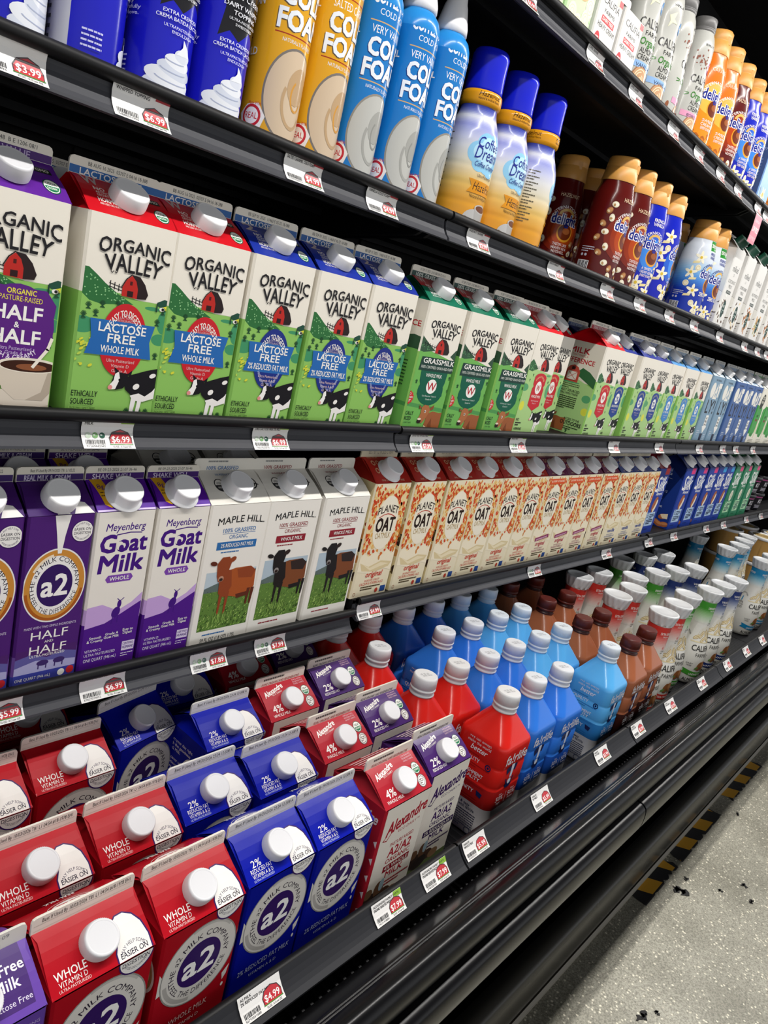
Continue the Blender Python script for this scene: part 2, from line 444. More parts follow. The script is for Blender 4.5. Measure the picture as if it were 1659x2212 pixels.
# ------------------------------------------------------------------ shelves: each section is a thing of its own
def lip_ring(y, z, r, n=14): return [(y + r * math.cos(2 * math.pi * i / n), z + r * math.sin(2 * math.pi * i / n)) for i in range(n)]
SECN = ['leftmost section', 'second section', 'third section', 'farthest section']
LEVN = {1: 'topmost shelf', 2: 'second shelf from the top', 3: 'third shelf from the top', 4: 'fourth shelf from the top'}
LIP = {1: [1.709] * 4, 2: [1.405, 1.405, 1.403, 1.402], 3: [1.106, 1.104, 1.103, 1.102], 4: [.811, .829, .833, .833]}
DECK = {k: [z - .0095 for z in v] for k, v in LIP.items()}
CH = [(.6800, -.0085), (.6815, -.0120), (.6822, -.0165), (.6812, -.0215), (.6790, -.0265), (.6755, -.0315), (.6705, -.0360)]   # channel face, relative to the lip top
def shelf(level, s):
    x0, x1 = SX[s] + .0025, SX[s + 1] - .0025; z = LIP[level][s]
    r = bpy.data.objects.new('display_shelf', None); COL.objects.link(r); r.location = (0, 0, z)
    tag(r, 'black shelf with tag channel, %s, %s' % (LEVN[level], SECN[s]), 'shelf', 'black shelves of the dairy case')
    b = MB(); b.box(x0, .687, -.027, x1, 1.111, -.0095, K2, 'shelf')
    for y in (.74, .90, 1.05): b.box(x0 + .02, y, -.036, x1 - .02, y + .012, -.027, K2, 'shelf')
    obj('shelf_deck', b.mesh('shelf_deck'), r)
    b = MB(); b.extrude_x(lip_ring(.6760, -.0062, .0062), x0, x1, K, 'shelf', True)
    b.extrude_x([(.676, -.002), (.6868, -.0090), (.6868, -.016), (.676, -.010)], x0, x1, K, 'shelf'); obj('front_lip', b.mesh('front_lip'), r)
    b = MB(); b.extrude_x(CH + [(.6700, -.0385), (.6740, -.0395), (.6865, -.034), (.6865, -.0095)], x0, x1, H('404146'), 'shelf'); obj('tag_channel', b.mesh('tag_channel'), r)
    for x in (x0 + .004, x1 - .010):
        b = MB(); b.extrude_x([(.70, -.027), (1.111, -.027), (1.111, -.095), (1.0, -.075), (.72, -.040)], x, x + .006, K2, 'shelf'); obj('bracket', b.mesh('bracket'), r)
for lv in (1, 2, 3, 4):
    for s in range(4): shelf(lv, s)
# bottom racks with their own lips, half as long
BX = [-.32, .281, .862, 1.470, 2.050, 2.640, 3.235, 3.83, 4.42]
BCH = [(.3938, .5706), (.3893, .5640), (.3846, .5588), (.3800, .5547), (.3755, .5515), (.3690, .5480)]
BZ = .487
ORD = ['first', 'second', 'third', 'fourth', 'fifth', 'sixth', 'seventh', 'eighth', 'ninth', 'tenth', 'eleventh', 'twelfth', 'thirteenth', 'fourteenth']
for s in range(8):
    x0, x1 = BX[s] + .002, BX[s + 1] - .002
    r = bpy.data.objects.new('deck_rack', None); COL.objects.link(r); r.location = (0, 0, BZ)
    tag(r, 'black bottom rack with sloping tag lip, %s from the left along the case' % ORD[s], 'rack', 'black bottom racks of the dairy case')
    b = MB(); b.box(x0, .405, -.012, x1, 1.10, 0, H('101013'), 'shelf')
    k = x0 + .01
    while k < x1 - .01:
        b.box(k, .41, 0, k + .004, 1.09, .0004, H('1b1b1e'), 'shelf'); k += .016
    obj('rack_deck', b.mesh('rack_deck'), r)
    b = MB(); b.extrude_x([(y, z - BZ) for y, z in lip_ring(.3988, .5628, .0062)], x0, x1, K, 'shelf', True)
    b.extrude_x([(.396, .560 - BZ), (.402, .560 - BZ), (.410, .0), (.405, -.012), (.398, -.012)], x0, x1, K2, 'shelf')
    obj('front_lip', b.mesh('front_lip'), r)
    b = MB(); b.extrude_x([(y, z - BZ) for y, z in BCH] + [(.3690, .5450 - BZ), (.3750, .5440 - BZ), (.398, .540 - BZ), (.400, .560 - BZ)], x0, x1, H('2a2b2f'), 'shelf')
    obj('tag_channel', b.mesh('tag_channel'), r)
# ------------------------------------------------------------------ cartons
def cap_mesh(name, r=.0172, h=.0135, ribs=44, col='eeeef0', rib=.0005, flange=True):
    b = MB(); n = ribs * 2; prof = []
    if flange: prof += [(0, r + .0035), (.0016, r + .0033), (.0022, r + .0006)]
    else: prof += [(0, r)]
    def ring(z, rad, rb): return [((rad + (rb if i % 2 else 0)) * math.cos(math.pi * i / ribs), (rad + (rb if i % 2 else 0)) * math.sin(math.pi * i / ribs), z) for i in range(n)]
    rr = [ring(z, q, 0) for z, q in prof] + [ring(.0028, r, rib), ring(h - .0022, r * .965, rib), ring(h - .0008, r * .94, 0), ring(h, r * .87, 0), ring(h - .0004, r * .80, 0)]
    b.rings(rr, H(col), 'cap', smooth=True, cap0=False)
    return b.mesh(name)
CAPS = {'ribbed': cap_mesh('cap_ribbed', .0182, .0145, 44, 'f4f4f5', .0004, False), 'round': cap_mesh('cap_round', .0178, .016, 40, 'f2f2f3', .00015), 'dome': cap_mesh('cap_dome', .0178, .0165, 40, 'efeff1', .0001),
        'green': cap_mesh('cap_green', .0165, .020, 40, '12402f', .0003), 'big': cap_mesh('cap_big', .0160, .0140, 56, 'dcdcdf', .0004, False)}

def carton(name, w=.0955, hs=.190, rise=.030, finh=.0165, bands=None, side='ece6d8', roof='c01828', fin='ebe5d7', front=None, roofart=None, finart=None,
           leftart=None, backart=None, cap='ribbed', m='board', capcol=None, cat='milk carton', d=None, gusset=None, capy=.40):
    """gable-top carton standing on z=0, front face at y=0 looking to -y, centred on x=0"""
    d = d or w; e = .0022; x = w / 2
    bands = bands or [(0, 1, side)]
    def foot(k): return [(-x + k, 0), (x - k, 0), (x, k), (x, d - k), (x - k, d), (-x + k, d), (-x, d - k), (-x, k)]
    b = MB(); zs = [0] + [q[1] * hs for q in bands]; cs = [H(q[2]) for q in bands]
    for (z0, z1, c) in zip(zs, zs[1:], cs):
        p = foot(e); b.rings([[(a, c2, z0) for a, c2 in p], [(a, c2, z1) for a, c2 in p]], c, m, smooth=False, cap0=(z0 == 0), cap1=False)
    if front: front.place(b, flat((-x, 0, 0), (1, 0, 0), (0, 0, 1)), (e * 1000, .3, (w - e) * 1000, hs * 1000), m)
    if leftart: leftart.place(b, flat((-x, d, 0), (0, -1, 0), (0, 0, 1)), (e * 1000, .3, (d - e) * 1000, hs * 1000), m)
    # folded gable: front and back slopes, side gussets tucked in under the ridge
    q = MB(); yc = d / 2; zr = hs + rise; g = H(gusset or roof); rc = H(roof); n = 6
    def slope(sg):
        rows = []
        for k in range(n + 1):
            t = k / n; bul = .0022 * math.sin(math.pi * t); y = yc - sg * (yc - .0012) * (1 - t); inx = .0035 * math.sin(math.pi * t * .5) * (t < 1) * t
            rows.append([(-x + inx, y - sg * bul * .5, hs + rise * t + bul), (x - inx, y - sg * bul * .5, hs + rise * t + bul)])
        for r0, r1 in zip(rows, rows[1:]):
            f = [r0[0], r0[1], r1[1], r1[0]]
            q.add(f if sg > 0 else f[::-1], [(0, 1, 2, 3)], rc, m, False)
    slope(1); slope(-1)
    for sg in (-1, 1):
        A = (sg * (x - w * .30), yc, zr - .001); F = (sg * x, .0005, hs); B = (sg * x, d - .0005, hs); Rg = (sg * x, yc, zr)
        t = [(F, B, A), (F, A, Rg), (B, Rg, A)]
        for f in t: q.add(list(f) if sg > 0 else list(f)[::-1], [(0, 1, 2)], g, m)
    L = math.hypot(yc - .0012, rise)
    def rmap(u, v, o):
        t = v / 1000 / L; k = max(0, min(n - 1, math.floor(t * n + 1e-6))); q2 = t * n - k
        bul = .0022 * (math.sin(math.pi * k / n) * (1 - q2) + math.sin(math.pi * (k + 1) / n) * q2)
        return Vector((-x + u / 1000, yc - (yc - .0012) * (1 - t) - bul * .5 - o * .5, hs + rise * t + bul + o * .9 + .00012))
    if roofart: roofart.place(q, rmap, (.6, .2, w * 1000 - .6, L * 1000 - .3), m, dv=L * 1000 / n)
    if backart: backart.place(q, flat((x, d, hs), (-1, 0, 0), (0, -(yc - .0012), rise)), (.6, .5, w * 1000 - .6, L * 1000 - 1), m, base=.0026)
    parts = [('carton_body', b.mesh(name + '_body'), None, None, []), ('gable_top', q.mesh(name + '_gable'), None, None, [])]
    if finh:
        f = MB(); fc = H(fin); t = .0012; c = .004
        p = [(-x, 0), (x, 0), (x, finh - c), (x - c * .3, finh - c * .3), (x - c, finh), (-x + c, finh), (-x + c * .3, finh - c * .3), (-x, finh - c)]
        f.rings([[(a, yc - t, zr - .0015 + z) for a, z in p], [(a, yc + t, zr - .0015 + z) for a, z in p]], fc, m, smooth=False)
        if finart: finart.place(f, flat((-x, yc - t, zr - .0015), (1, 0, 0), (0, 0, 1)), (.4, 1.2, w * 1000 - .4, finh * 1000 - .4), m)
        parts[1][4].append(('top_fin', f.mesh(name + '_fin'), Matrix.Identity(4)))
    if cap:
        ang = math.atan2(rise, yc); t = capy
        mx = Matrix.Translation((0, yc * t, hs + rise * t + .0018)) @ Matrix.Rotation(ang, 4, 'X')
        parts.append(('screw_cap', CAPS[cap], mx, capcol or 'white plastic screw cap', []))
    return Kind('milk_carton', cat, parts)

DK = '1d1b1e'
def tuft(A, x, y, s=1, c='1f4a2c', l=3):
    for k in range(7):
        a = math.radians(40 + k * 17); A.line([(x + (k - 3) * .5 * s, y), (x + (k - 3) * .5 * s + math.cos(a) * 4.5 * s, y + math.sin(a) * 4.5 * s)], .45 * s, c, l)
def barn(A, x, y, s=1, l=4):
    f = lambda p: [(x + a * s, y + b * s) for a, b in p]
    A.poly(f([(1.5, 24), (11, 23), (18, 16), (23, 6), (21, 1), (10, 0), (6, 10), (4, 16)]), '26191a', l)
    A.poly(f([(-8, 1), (-8, 10), (-4, 18), (1.5, 23), (7, 18), (10, 10), (10, 0)]), 'b7261f', l + 1)
    A.rect(*f([(-2, 1)])[0], *f([(5, 7)])[0], '2b1314', l + 2); A.rect(*f([(0, 13)])[0], *f([(3, 17)])[0], '4a1513', l + 2)
    A.line(f([(-9, 10), (-4.5, 18.5), (1.5, 24)]), 1.1 * s, '26191a', l + 2)
def holstein(A, x, y, s=1, l=5):
    f = lambda p: [(x + a * s, y + b * s) for a, b in p]
    A.poly(f([(2, 26), (10, 32), (28, 38), (44, 42), (49, 36), (50, 10), (40, 12), (26, 8), (14, 10), (6, 16)]), '17151a', l)
    A.poly(f([(12, 10), (22, 13), (30, 10), (38, 16), (44, 24), (50, 24), (50, 8), (40, 8), (28, 4), (16, 5)]), 'eeeae6', l + 1)
    for p in ([(14, 8), (20, 8), (17, -14), (13, -14)], [(22, 7), (27, 7), (24, -16), (20, -16)], [(40, 12), (46, 12), (48, -14), (44, -14)]): A.poly(f(p), 'eeeae6', l + 1)
    A.ell(*f([(36, 33)])[0], 4 * s, 2.4 * s, 'eeeae6', l + 1, 20); A.ell(*f([(18, 20)])[0], 4 * s, 3 * s, 'eeeae6', l + 1, 30)
    A.poly(f([(-12, 20), (-9, 31), (-4, 34), (6, 33), (9, 24), (2, 17), (-6, 15)]), '17151a', l + 2)
    A.poly(f([(-8, 33), (-4, 34), (-2, 27), (-6, 16), (-13, 15), (-13, 20), (-9, 25)]), 'f2efec', l + 3)
    A.ell(*f([(-12, 17.5)])[0], 2.6 * s, 2.4 * s, 'e08f8c', l + 4); A.poly(f([(5, 32), (11, 37), (10, 30)]), '17151a', l + 3); A.poly(f([(-8, 32), (-10, 39), (-4, 35)]), '17151a', l + 3)
    A.ell(*f([(-2.5, 26)])[0], 1.1 * s, 1.4 * s, '000000', l + 5)
def browncow(A, x, y, s=1, l=5):
    f = lambda p: [(x + a * s, y + b * s) for a, b in p]
    A.poly(f([(6, 30), (18, 34), (34, 32), (50, 34), (50, -4), (8, -4), (2, 8), (4, 20)]), '9a5a35', l)
    A.poly(f([(14, -4), (12, 10), (18, 22), (22, 4), (24, -4)]), '7b4326', l + 1); A.poly(f([(4, -4), (2, 8), (8, 6), (10, -4)]), 'e0cba9', l + 1)
    A.poly(f([(-12, 40), (-6, 45), (4, 44), (10, 36), (4, 22), (-4, 12), (-14, 12), (-16, 18), (-12, 28)]), 'ab6a41', l + 2)
    A.ell(*f([(-12, 15)])[0], 5 * s, 4 * s, '2a1c18', l + 3); A.ell(*f([(-12, 19)])[0], 4.5 * s, 2 * s, 'e8d9c4', l + 3)
    A.ell(*f([(-2, 33)])[0], 2.2 * s, 2.6 * s, 'f2ece2', l + 3); A.ell(*f([(-2.3, 33)])[0], 1.4 * s, 1.9 * s, '0f0b0b', l + 4)
    A.poly(f([(8, 40), (18, 46), (17, 38), (10, 35)]), '8a4f2f', l + 3); A.poly(f([(-12, 40), (-19, 44), (-17, 37)]), '8a4f2f', l + 3)
def logo(A, cx, y, w, c=DK):
    s = w / 76.0
    A.text('ORGANIC', 0, 0, 11 * s, c, 6, .035, 0, w, warp=lambda a, b: (cx + a, y + 20 * s + b * (1 + .30 * (a / w * 2) ** 2) - 5.5 * s * (a / w * 2) ** 2))
    A.text('VALLEY', 0, 0, 13 * s, c, 6, .035, 0, w * .80, warp=lambda a, b: (cx + a * (1.04 - .10 * (1 - b / (13 * s))), y + 17.5 * s - (13 * s - b) * (1 + .25 * (1 - (a / w * 2.5) ** 2)) - 6 * s * (a / w * 2) ** 2))
def pasture(cx=50):
    A = Art(); rnd = random.Random(5)
    A.rect(0, 118, 96, 190, 'e9e3d6', 0)
    A.poly([(0, 126), (20, 124), (45, 121), (70, 116), (96, 112), (96, 0), (0, 0)], '8abd5e', 1)
    A.poly([(0, 141), (6, 141), (14, 136), (24, 129), (38, 121), (56, 113), (40, 111), (22, 109), (10, 111), (0, 118)], '2c6a38', 2)
    for k in range(46):
        u = rnd.uniform(0, 46); hi = 141 - u * .50; lo = 113 - .03 * u
        if hi > lo + 3: A.ell(u, rnd.uniform(lo + 1.5, hi - 1.5), .7, .6, '8fc98a', 3)
    A.line([(28, 127), (54, 122)], .7, DK, 3); A.line([(28, 130), (54, 125)], .7, DK, 3)
    for k in range(6): A.line([(29 + k * 4.6, 125.5 - k * .9), (29 + k * 4.6, 132 - k * .9)], .9, DK, 3)
    A.poly([(82, 119), (90, 123), (96, 122), (96, 114), (84, 115)], '1f4a3a', 2); A.poly([(88, 115), (96, 118), (96, 110)], 'd9d33c', 3)
    A.ell(6, 88, 13, 8, '3f8f62', 2); A.ell(93, 100, 8, 12, '3f8f62', 2); A.ell(90, 82, 9, 6, '3f8f62', 2); A.ell(78, 112, 9, 2, '3f8f62', 2); A.ell(70, 4, 14, 3, '3f8f62', 2)
    for x, y in ((10, 103), (24, 106), (18, 97), (85, 96), (88, 62), (70, 2), (78, 3), (86, 3), (64, 3), (6, 94), (90, 108), (40, 108)): tuft(A, x, y, 1.5)
    for k in range(26): A.ell(rnd.uniform(0, 22), rnd.uniform(46, 76), rnd.uniform(.8, 3), rnd.uniform(.5, 1.4), 'd3d23e' if k % 3 else 'b9cf55', 3, 30)
    A.line([(82, 110), (82, 118)], 1.6, '1c3d30', 4); A.ell(88, 113, 3, 2, 'e9e6df', 4); A.ell(89, 113, 1.6, 1.5, '222222', 5)
    for x in (29, 33): A.line([(x - 1.2, 141), (x, 139.5), (x + 1.6, 141.5)], .7, DK, 4)
    logo(A, 51, 141, 76); barn(A, 49, 119, .92)
    return A
def ethic(A, x=3, y=19, c='1b2a1c'):
    A.text('ETHICALLY', x, y, 5.6, c, 6, .02, 0, 27, 'l'); A.text('SOURCED', x, y - 8, 5.6, c, 6, .02, 0, 24, 'l'); A.text('FROM SMALL FAMILY FARMS', x, y - 13, 2.4, c, 6, .01, 0, 26, 'l')
def seal(A, x, y, r, kind='usda', l=4):
    if kind == 'usda':
        A.ell(x, y, r, r * 1.1, 'f2f0ea', l); A.ring(x, y, r, r * 1.1, r * .12, '14563c', l + 1)
        A.poly([(x + r * .8 * math.cos(t), y + r * .85 * math.sin(t)) for t in [math.pi + i * math.pi / 12 for i in range(13)]], '1d7a4f', l + 1)
        A.text('USDA', x, y + r * .18, r * .42, '14563c', l + 2, .03, 0, r * 1.2); A.text('ORGANIC', x, y - r * .48, r * .34, 'f2f0ea', l + 2, .02, 0, r * 1.2)
    else:
        A.ell(x, y, r, r * 1.1, 'f0eeea', l); A.ring(x, y, r, r * 1.1, r * .14, '6a5a58', l + 1); A.ring(x, y, r * .72, r * .8, r * .1, '6a5a58', l + 1)
        A.lines(x - r * .45, y + r * .2, r * .9, 3, r * .3, r * .14, '5a4a48', l + 2)
def roof_ov(col, w=95.5, num='W', green=None):
    A = Art()
    if green: A.rect(0, 30, w, 60, green, 1)
    A.text(num, 17, 40, 13, 'b9a9a4', 3, .05, 0, 16)
    A.text('NO', 16, 31, 5, WHITE, 4, .04, 0, 11, 'l'); A.text('ARTIFICIAL', 16, 26.5, 3.2, WHITE, 4, .01, 0, 18, 'l'); A.text('GROWTH', 16, 22.5, 3.2, WHITE, 4, .01, 0, 15, 'l')
    A.text('HORMONES', 15, 15, 5.4, WHITE, 4, .03, 0, 29, 'l'); A.text('ARE USED ON OUR FARMS', 15, 11, 2.6, WHITE, 4, 0, 0, 27, 'l')
    seal(A, 82, 16, 8); A.rect(72, 33, 88, 41, '1e2a1c', 3); A.text('GMO', 80, 35, 4, 'e9e6d6', 4, .03, 0, 12)
    return A
def fin_art(w, band, t, tc, date, h=16.5, dc='4a4a4c', split=8.2):
    A = Art()
    if band: A.rect(0, 0, w, split, band, 1)
    if t: A.text(t, w * .45, 1.5, 5.6, tc, 3, .03, 0, w * .68)
    A.text(date, w * .52, split + (h - split) * .28, (h - split) * .42, dc, 3, 0, 0, w * .66)
    return A
GB = [(0, .62, '8abd5e'), (.62, 1, 'e9e3d6')]
def lactose(kind):
    c, cd = ('c4202a', '8d1520') if kind == 'red' else ('1d2f80', '16225c')
    A = pasture()
    A.ell(50, 77, 25, 36, c, 3, 0, 40); A.arc('EASY TO DIGEST', 50, 77, 16.5, 4.8, 'f3efe8', 90, 6, .025, False, 112, 23)
    for t, y in (('FOR', 101), ('LACTOSE', 98), ('INTOLERANCE', 95)): A.text(t, 50, y, 2.1, 'c9b9c0', 6, 0, 0, 5 + len(t) * 1.1)
    A.poly([(13, 95), (83, 95), (79, 78), (83, 61), (11, 61), (16, 78)], '2565ad', 5)
    A.text('LACTOSE', 48, 84, 8.4, WHITE, 7, .035, 0, 51); A.text('FREE', 48, 74, 8.4, WHITE, 7, .035, 0, 30)
    A.text('WHOLE MILK' if kind == 'red' else '2% REDUCED FAT MILK', 48, 64, 6.8, WHITE, 7, .02, 0, 42 if kind == 'red' else 62)
    for t, y in (('Ultra Pasteurized', 55), ('Vitamin D' if kind == 'red' else 'Vitamin A & D', 50), ('Grade A', 45)): A.text(t, 50, y, 3.2, 'dcc0c0', 6, 0, 0, 8 + len(t) * 1.3)
    if kind != 'red': A.arc('38% Less Fat than Whole Milk', 50, 77, 20, 2.6, 'b9c4e6', 270, 6, 0, True, 120, 31)
    holstein(A, 54, 13, .96); ethic(A)
    return A

C_LF_RED = carton('lactose_free_whole', bands=GB, roof='c4121f', front=lactose('red'), roofart=roof_ov('c'), finart=fin_art(95.5, '2d65a8', 'LACTOSE FREE', 'e9e6e0', 'BB AUG 16 2025  03707 E 04:16 18-388'), m='gloss', capy=.47)
C_LF_BLUE = carton('lactose_free_reduced', bands=GB, roof='1a2f94', front=lactose('blue'), roofart=roof_ov('c', num='2'), finart=fin_art(95.5, '2c5c9c', 'LACTOSE FREE', 'e9e6e0', 'BB SEP 01 2025  11460 E 05:32 18-388'), m='gloss', capy=.47)
def half_half():
    A = pasture()
    P = A; A = Art()
    A.poly([(22, 112), (70, 112), (80, 100), (78, 82), (80, 70), (72, 52), (58, 42), (36, 42), (20, 52), (12, 70), (13, 96)], '59217d', 4); A.ell(46, 79, 34, 36, '59217d', 4)
    A.text('ORGANIC', 48, 106, 4.6, 'e6d84a', 7, .03, 0, 26); A.text('PASTURE-RAISED', 48, 100, 4.4, 'e6d84a', 7, .01, 0, 38)
    A.text('HALF', 46, 84, 12, WHITE, 7, .05, 0, 44); A.text('&', 46, 77, 5, WHITE, 7, .03); A.text('HALF', 46, 63, 12, WHITE, 7, .05, 0, 44)
    A.text('Ultra Pasteurized', 46, 57, 3.2, 'c7b0da', 7, 0, 0, 30); A.text('Grade A', 46, 53, 3.2, 'c7b0da', 7); A.arc('RICH & CREAMY', 46, 79, 31, 4.6, 'e7d9f0', 270, 7, .02, True, 84)
    A.ell(58, 12, 34, 11, 'b9ab9b', 5); A.ell(58, 14, 32, 9, 'd9cdbd', 6); A.poly([(32, 44), (90, 44), (86, 24), (76, 12), (50, 12), (38, 22)], 'd4c7b6', 7); A.poly([(60, 12), (76, 12), (86, 24), (90, 44), (80, 44), (74, 20)], 'b3a594', 8)
    A.ring(30, 32, 11, 10, 3, 'd4c7b6', 7); A.ell(61, 44, 29, 7, 'e6dccc', 8); A.ell(61, 43.4, 26, 5.4, '3a1d12', 9); A.ell(63, 42.6, 14, 3, '8a5234', 10); A.line([(64, 43), (76, 60), (79, 70)], 3, 'efe6d8', 10)
    P.i += A.copy(11, 0).i; A = P
    A.text('MILK', 2, 12, 5, DK, 7, .03, 0, 14, 'l'); A.text('CREAM', 2, 6, 5, DK, 7, .03, 0, 16, 'l')
    return A
C_HH = carton('half_and_half_purple', bands=GB, roof='5d2390', front=half_half(), roofart=roof_ov('c', num=''), finart=fin_art(95.5, '4a2270', 'ORGANIC VALUE', 'b8a6cc', 'SEP 07 2025 11:48  B E 1206 08/1'), cap='big', m='gloss', cat='cream carton')
def grassmilk():
    A = Art(); rnd = random.Random(8)
    A.rect(0, 110, 96, 190, 'e9e3d6', 0); A.poly([(0, 124), (30, 122), (60, 116), (96, 108), (96, 0), (0, 0)], '6fb257', 1); A.poly([(0, 44), (96, 36), (96, 30), (0, 38)], '4f9350', 2)
    A.poly([(0, 138), (6, 146), (14, 140), (26, 132), (44, 122), (20, 118), (0, 122)], '33543c', 2); A.poly([(78, 117), (88, 128), (96, 126), (96, 108)], '2f4d38', 2)
    for k in range(40): A.ell(rnd.uniform(0, 30), rnd.uniform(120, 132), .6, .5, '6fb273', 3)
    for k in range(5): A.line([(20 + k * 5, 128 - k), (20 + k * 5, 134 - k)], .8, DK, 3)
    A.line([(18, 132), (46, 126)], .7, DK, 3)
    A.line([(30, 140), (32, 138), (34, 140.5)], .6, DK, 4)
    logo(A, 54, 141, 62); barn(A, 51, 118, .95)
    A.poly([(26, 76), (24, 100), (82, 100), (80, 76), (78, 70), (80, 56), (66, 44), (53, 38), (40, 44), (26, 56), (29, 70)], '0f5b45', 3); A.ell(53, 62, 27, 22, '0f5b45', 3)
    A.poly([(20, 112), (96, 112), (96, 92), (18, 92)], '1c3b34', 5)
    A.text('GRASSMILK', 57, 103, 7.4, WHITE, 7, .035, 0, 66); A.text('100% CERTIFIED GRASS-FED FARMS', 57, 95.5, 4, 'dfe6dc', 7, 0, 0, 70)
    A.text('WHOLE MILK', 53, 83, 5.2, WHITE, 6, .02, 0, 34); A.ell(53, 69, 11, 11, WHITE, 6); A.text('W', 53, 63, 12, 'b01f2c', 7, .03)
    A.text('Ultra Pasteurized · Vitamin D', 53, 53, 2.6, 'cfe0d6', 6, 0, 0, 30); A.text('Grade A', 53, 48, 2.6, 'cfe0d6', 6)
    A.poly([(12 + (10 if k % 2 else 8.6) * math.cos(k * math.pi / 12), 50 + (10.5 if k % 2 else 9) * math.sin(k * math.pi / 12)) for k in range(24)], 'c9312f', 5)
    for t, y in (('NO', 54), ('GRAIN', 49), ('DIET', 44)): A.text(t, 12, y, 3.2, WHITE, 7, .03)
    browncow(A, 54, 2, .86); ethic(A, 2, 24)
    for x, y in ((10, 84), (4, 74), (20, 72), (88, 82), (90, 62), (40, 34)): tuft(A, x, y, 1.2)
    return A
def gm_left():
    A = Art(); A.rect(0, 110, 96, 190, 'e9e3d6', 0); A.poly([(0, 128), (60, 126), (96, 124), (96, 0), (0, 0)], '74b45c', 1); A.rect(0, 36, 96, 42, '4f9350', 2)
    A.poly([(40, 120), (60, 136), (80, 140), (96, 138), (96, 120)], '33543c', 2); A.text('MILK', 30, 166, 8, 'b5202c', 4, .05); A.text('DIFFERENCE', 48, 152, 8, 'b5202c', 4, .05, 0, 80)
    A.lines(10, 100, 70, 9, 5, 2, '24452b', 4, 3)
    return A
C_GM = carton('grass_fed_whole', bands=GB, roof='0d6b50', front=grassmilk().about(1.18, 53, 50), roofart=roof_ov('c', green='a81f2a'), leftart=gm_left(), finart=fin_art(95.5, '27453f', '100% GRASS-FED', 'd9ded6', '07 SEP 17 2025  21:02 BBE 00122115 A'), m='gloss', capy=.47)
def shield(kind):
    c, n, t = {'red': ('c42430', 'W', 'WHOLE MILK'), 'navy': ('1e3f8c', '2%', 'REDUCED FAT MILK'), 'sky': ('3f83c4', '0%', 'FAT FREE MILK')}[kind]
    A = Art(); rnd = random.Random(4)
    A.rect(0, 110, 96, 190, 'e9e3d6', 0); A.poly([(0, 122), (40, 120), (96, 114), (96, 0), (0, 0)], 'a9cd86', 1)
    A.poly([(0, 130), (10, 138), (20, 132), (34, 122), (16, 116), (0, 118)], '33643c', 2)
    for k in range(30): A.ell(rnd.uniform(0, 24), rnd.uniform(118, 131), .6, .5, '8fc98a', 3)
    A.ell(6, 86, 12, 7, '57a06c', 2); A.ell(92, 84, 10, 14, '57a06c', 2); A.ell(12, 52, 8, 9, 'd9d94a', 2); A.ell(80, 112, 8, 2, '57a06c', 2)
    logo(A, 54, 141, 66); barn(A, 51, 119, .95)
    for k in range(5): A.line([(22 + k * 4, 121), (22 + k * 4, 127)], .7, DK, 3)
    A.poly([(32, 108), (32, 94), (35, 90), (32, 86), (32, 54), (53, 44), (74, 54), (74, 86), (71, 90), (74, 94), (74, 108)], c, 4); A.ell(53, 106, 21, 9, c, 4)
    A.arc('ETHICALLY SOURCED', 53, 92, 15, 3.2, 'e8d9a0', 90, 6, .01, False, 118); A.ell(53, 88, 10.5, 12, WHITE, 6); A.text(n, 53, 82, 11, c, 7, .03, 0, 13)
    A.text(t, 53, 69, 4.8, WHITE, 6, .02, 0, 33); A.text('Ultra Pasteurized', 53, 62, 2.6, 'e6cfd0', 6); A.text('Grade A', 53, 57, 2.6, 'e6cfd0', 6)
    holstein(A, 62, 14, .78)
    A.text('NO', 6, 24, 5, DK, 6, .03, 0, 10, 'l'); A.lines(6, 19, 20, 2, 4, 2.4, DK, 6); A.text('HORMONES', 6, 7, 4.4, DK, 6, .03, 0, 26, 'l')
    for x, y in ((16, 98), (84, 98), (84, 56), (24, 108)): tuft(A, x, y, 1, '3b6a3a')
    return A
def difference():
    A = Art(); A.rect(0, 108, 96, 190, 'dcd5c6', 0); A.poly([(0, 122), (40, 118), (96, 100), (96, 0), (0, 0)], 'a4c983', 1)
    A.poly([(44, 124), (58, 138), (76, 132), (96, 118), (96, 100), (70, 112)], '33643c', 2)
    A.text('MILK', 40, 166, 11, 'b5202c', 4, .06, 0, 46); A.text('THAT MAKES A', 44, 159, 4.6, 'b5202c', 4, .01, 0, 36); A.text('DIFFERENCE', 44, 146, 9.5, 'b5202c', 4, .05, 0, 72)
    A.poly([(22, 106), (22, 128), (28, 137), (38, 141), (48, 137), (54, 128), (54, 106)], 'b84a3c', 4); A.rect(27, 110, 49, 127, 'd8d0c4', 5); A.rect(34, 131, 42, 137, '3a2020', 5)
    A.line([(27, 110), (49, 127)], 1, 'b84a3c', 6); A.line([(27, 127), (49, 110)], 1, 'b84a3c', 6); A.ell(38, 105, 22, 2, '57a06c', 3)
    A.lines(6, 100, 56, 3, 4, 1.8, '4a5a3a', 4, 2); A.text('ETHICALLY SOURCED', 36, 85, 5, DK, 5, .02, 0, 60); A.text('FROM SMALL FAMILY FARMS', 36, 79, 4, DK, 5, .02, 0, 56); A.lines(8, 73, 56, 7, 4, 2, '2a2f22', 4, 5)
    browncow(A, 16, 6, .72); A.text('ACCESS TO THE', 66, 28, 4.6, DK, 5, .02, 0, 36); A.text('OUTDOORS', 66, 18, 8, DK, 5, .04, 0, 48); A.lines(44, 13, 42, 2, 4, 1.8, DK, 4, 6); tuft(A, 60, 2, 1.6)
    A.ell(84, 78, 10, 8, '57a06c', 2); A.ell(88, 52, 8, 8, 'd9d94a', 2)
    return A
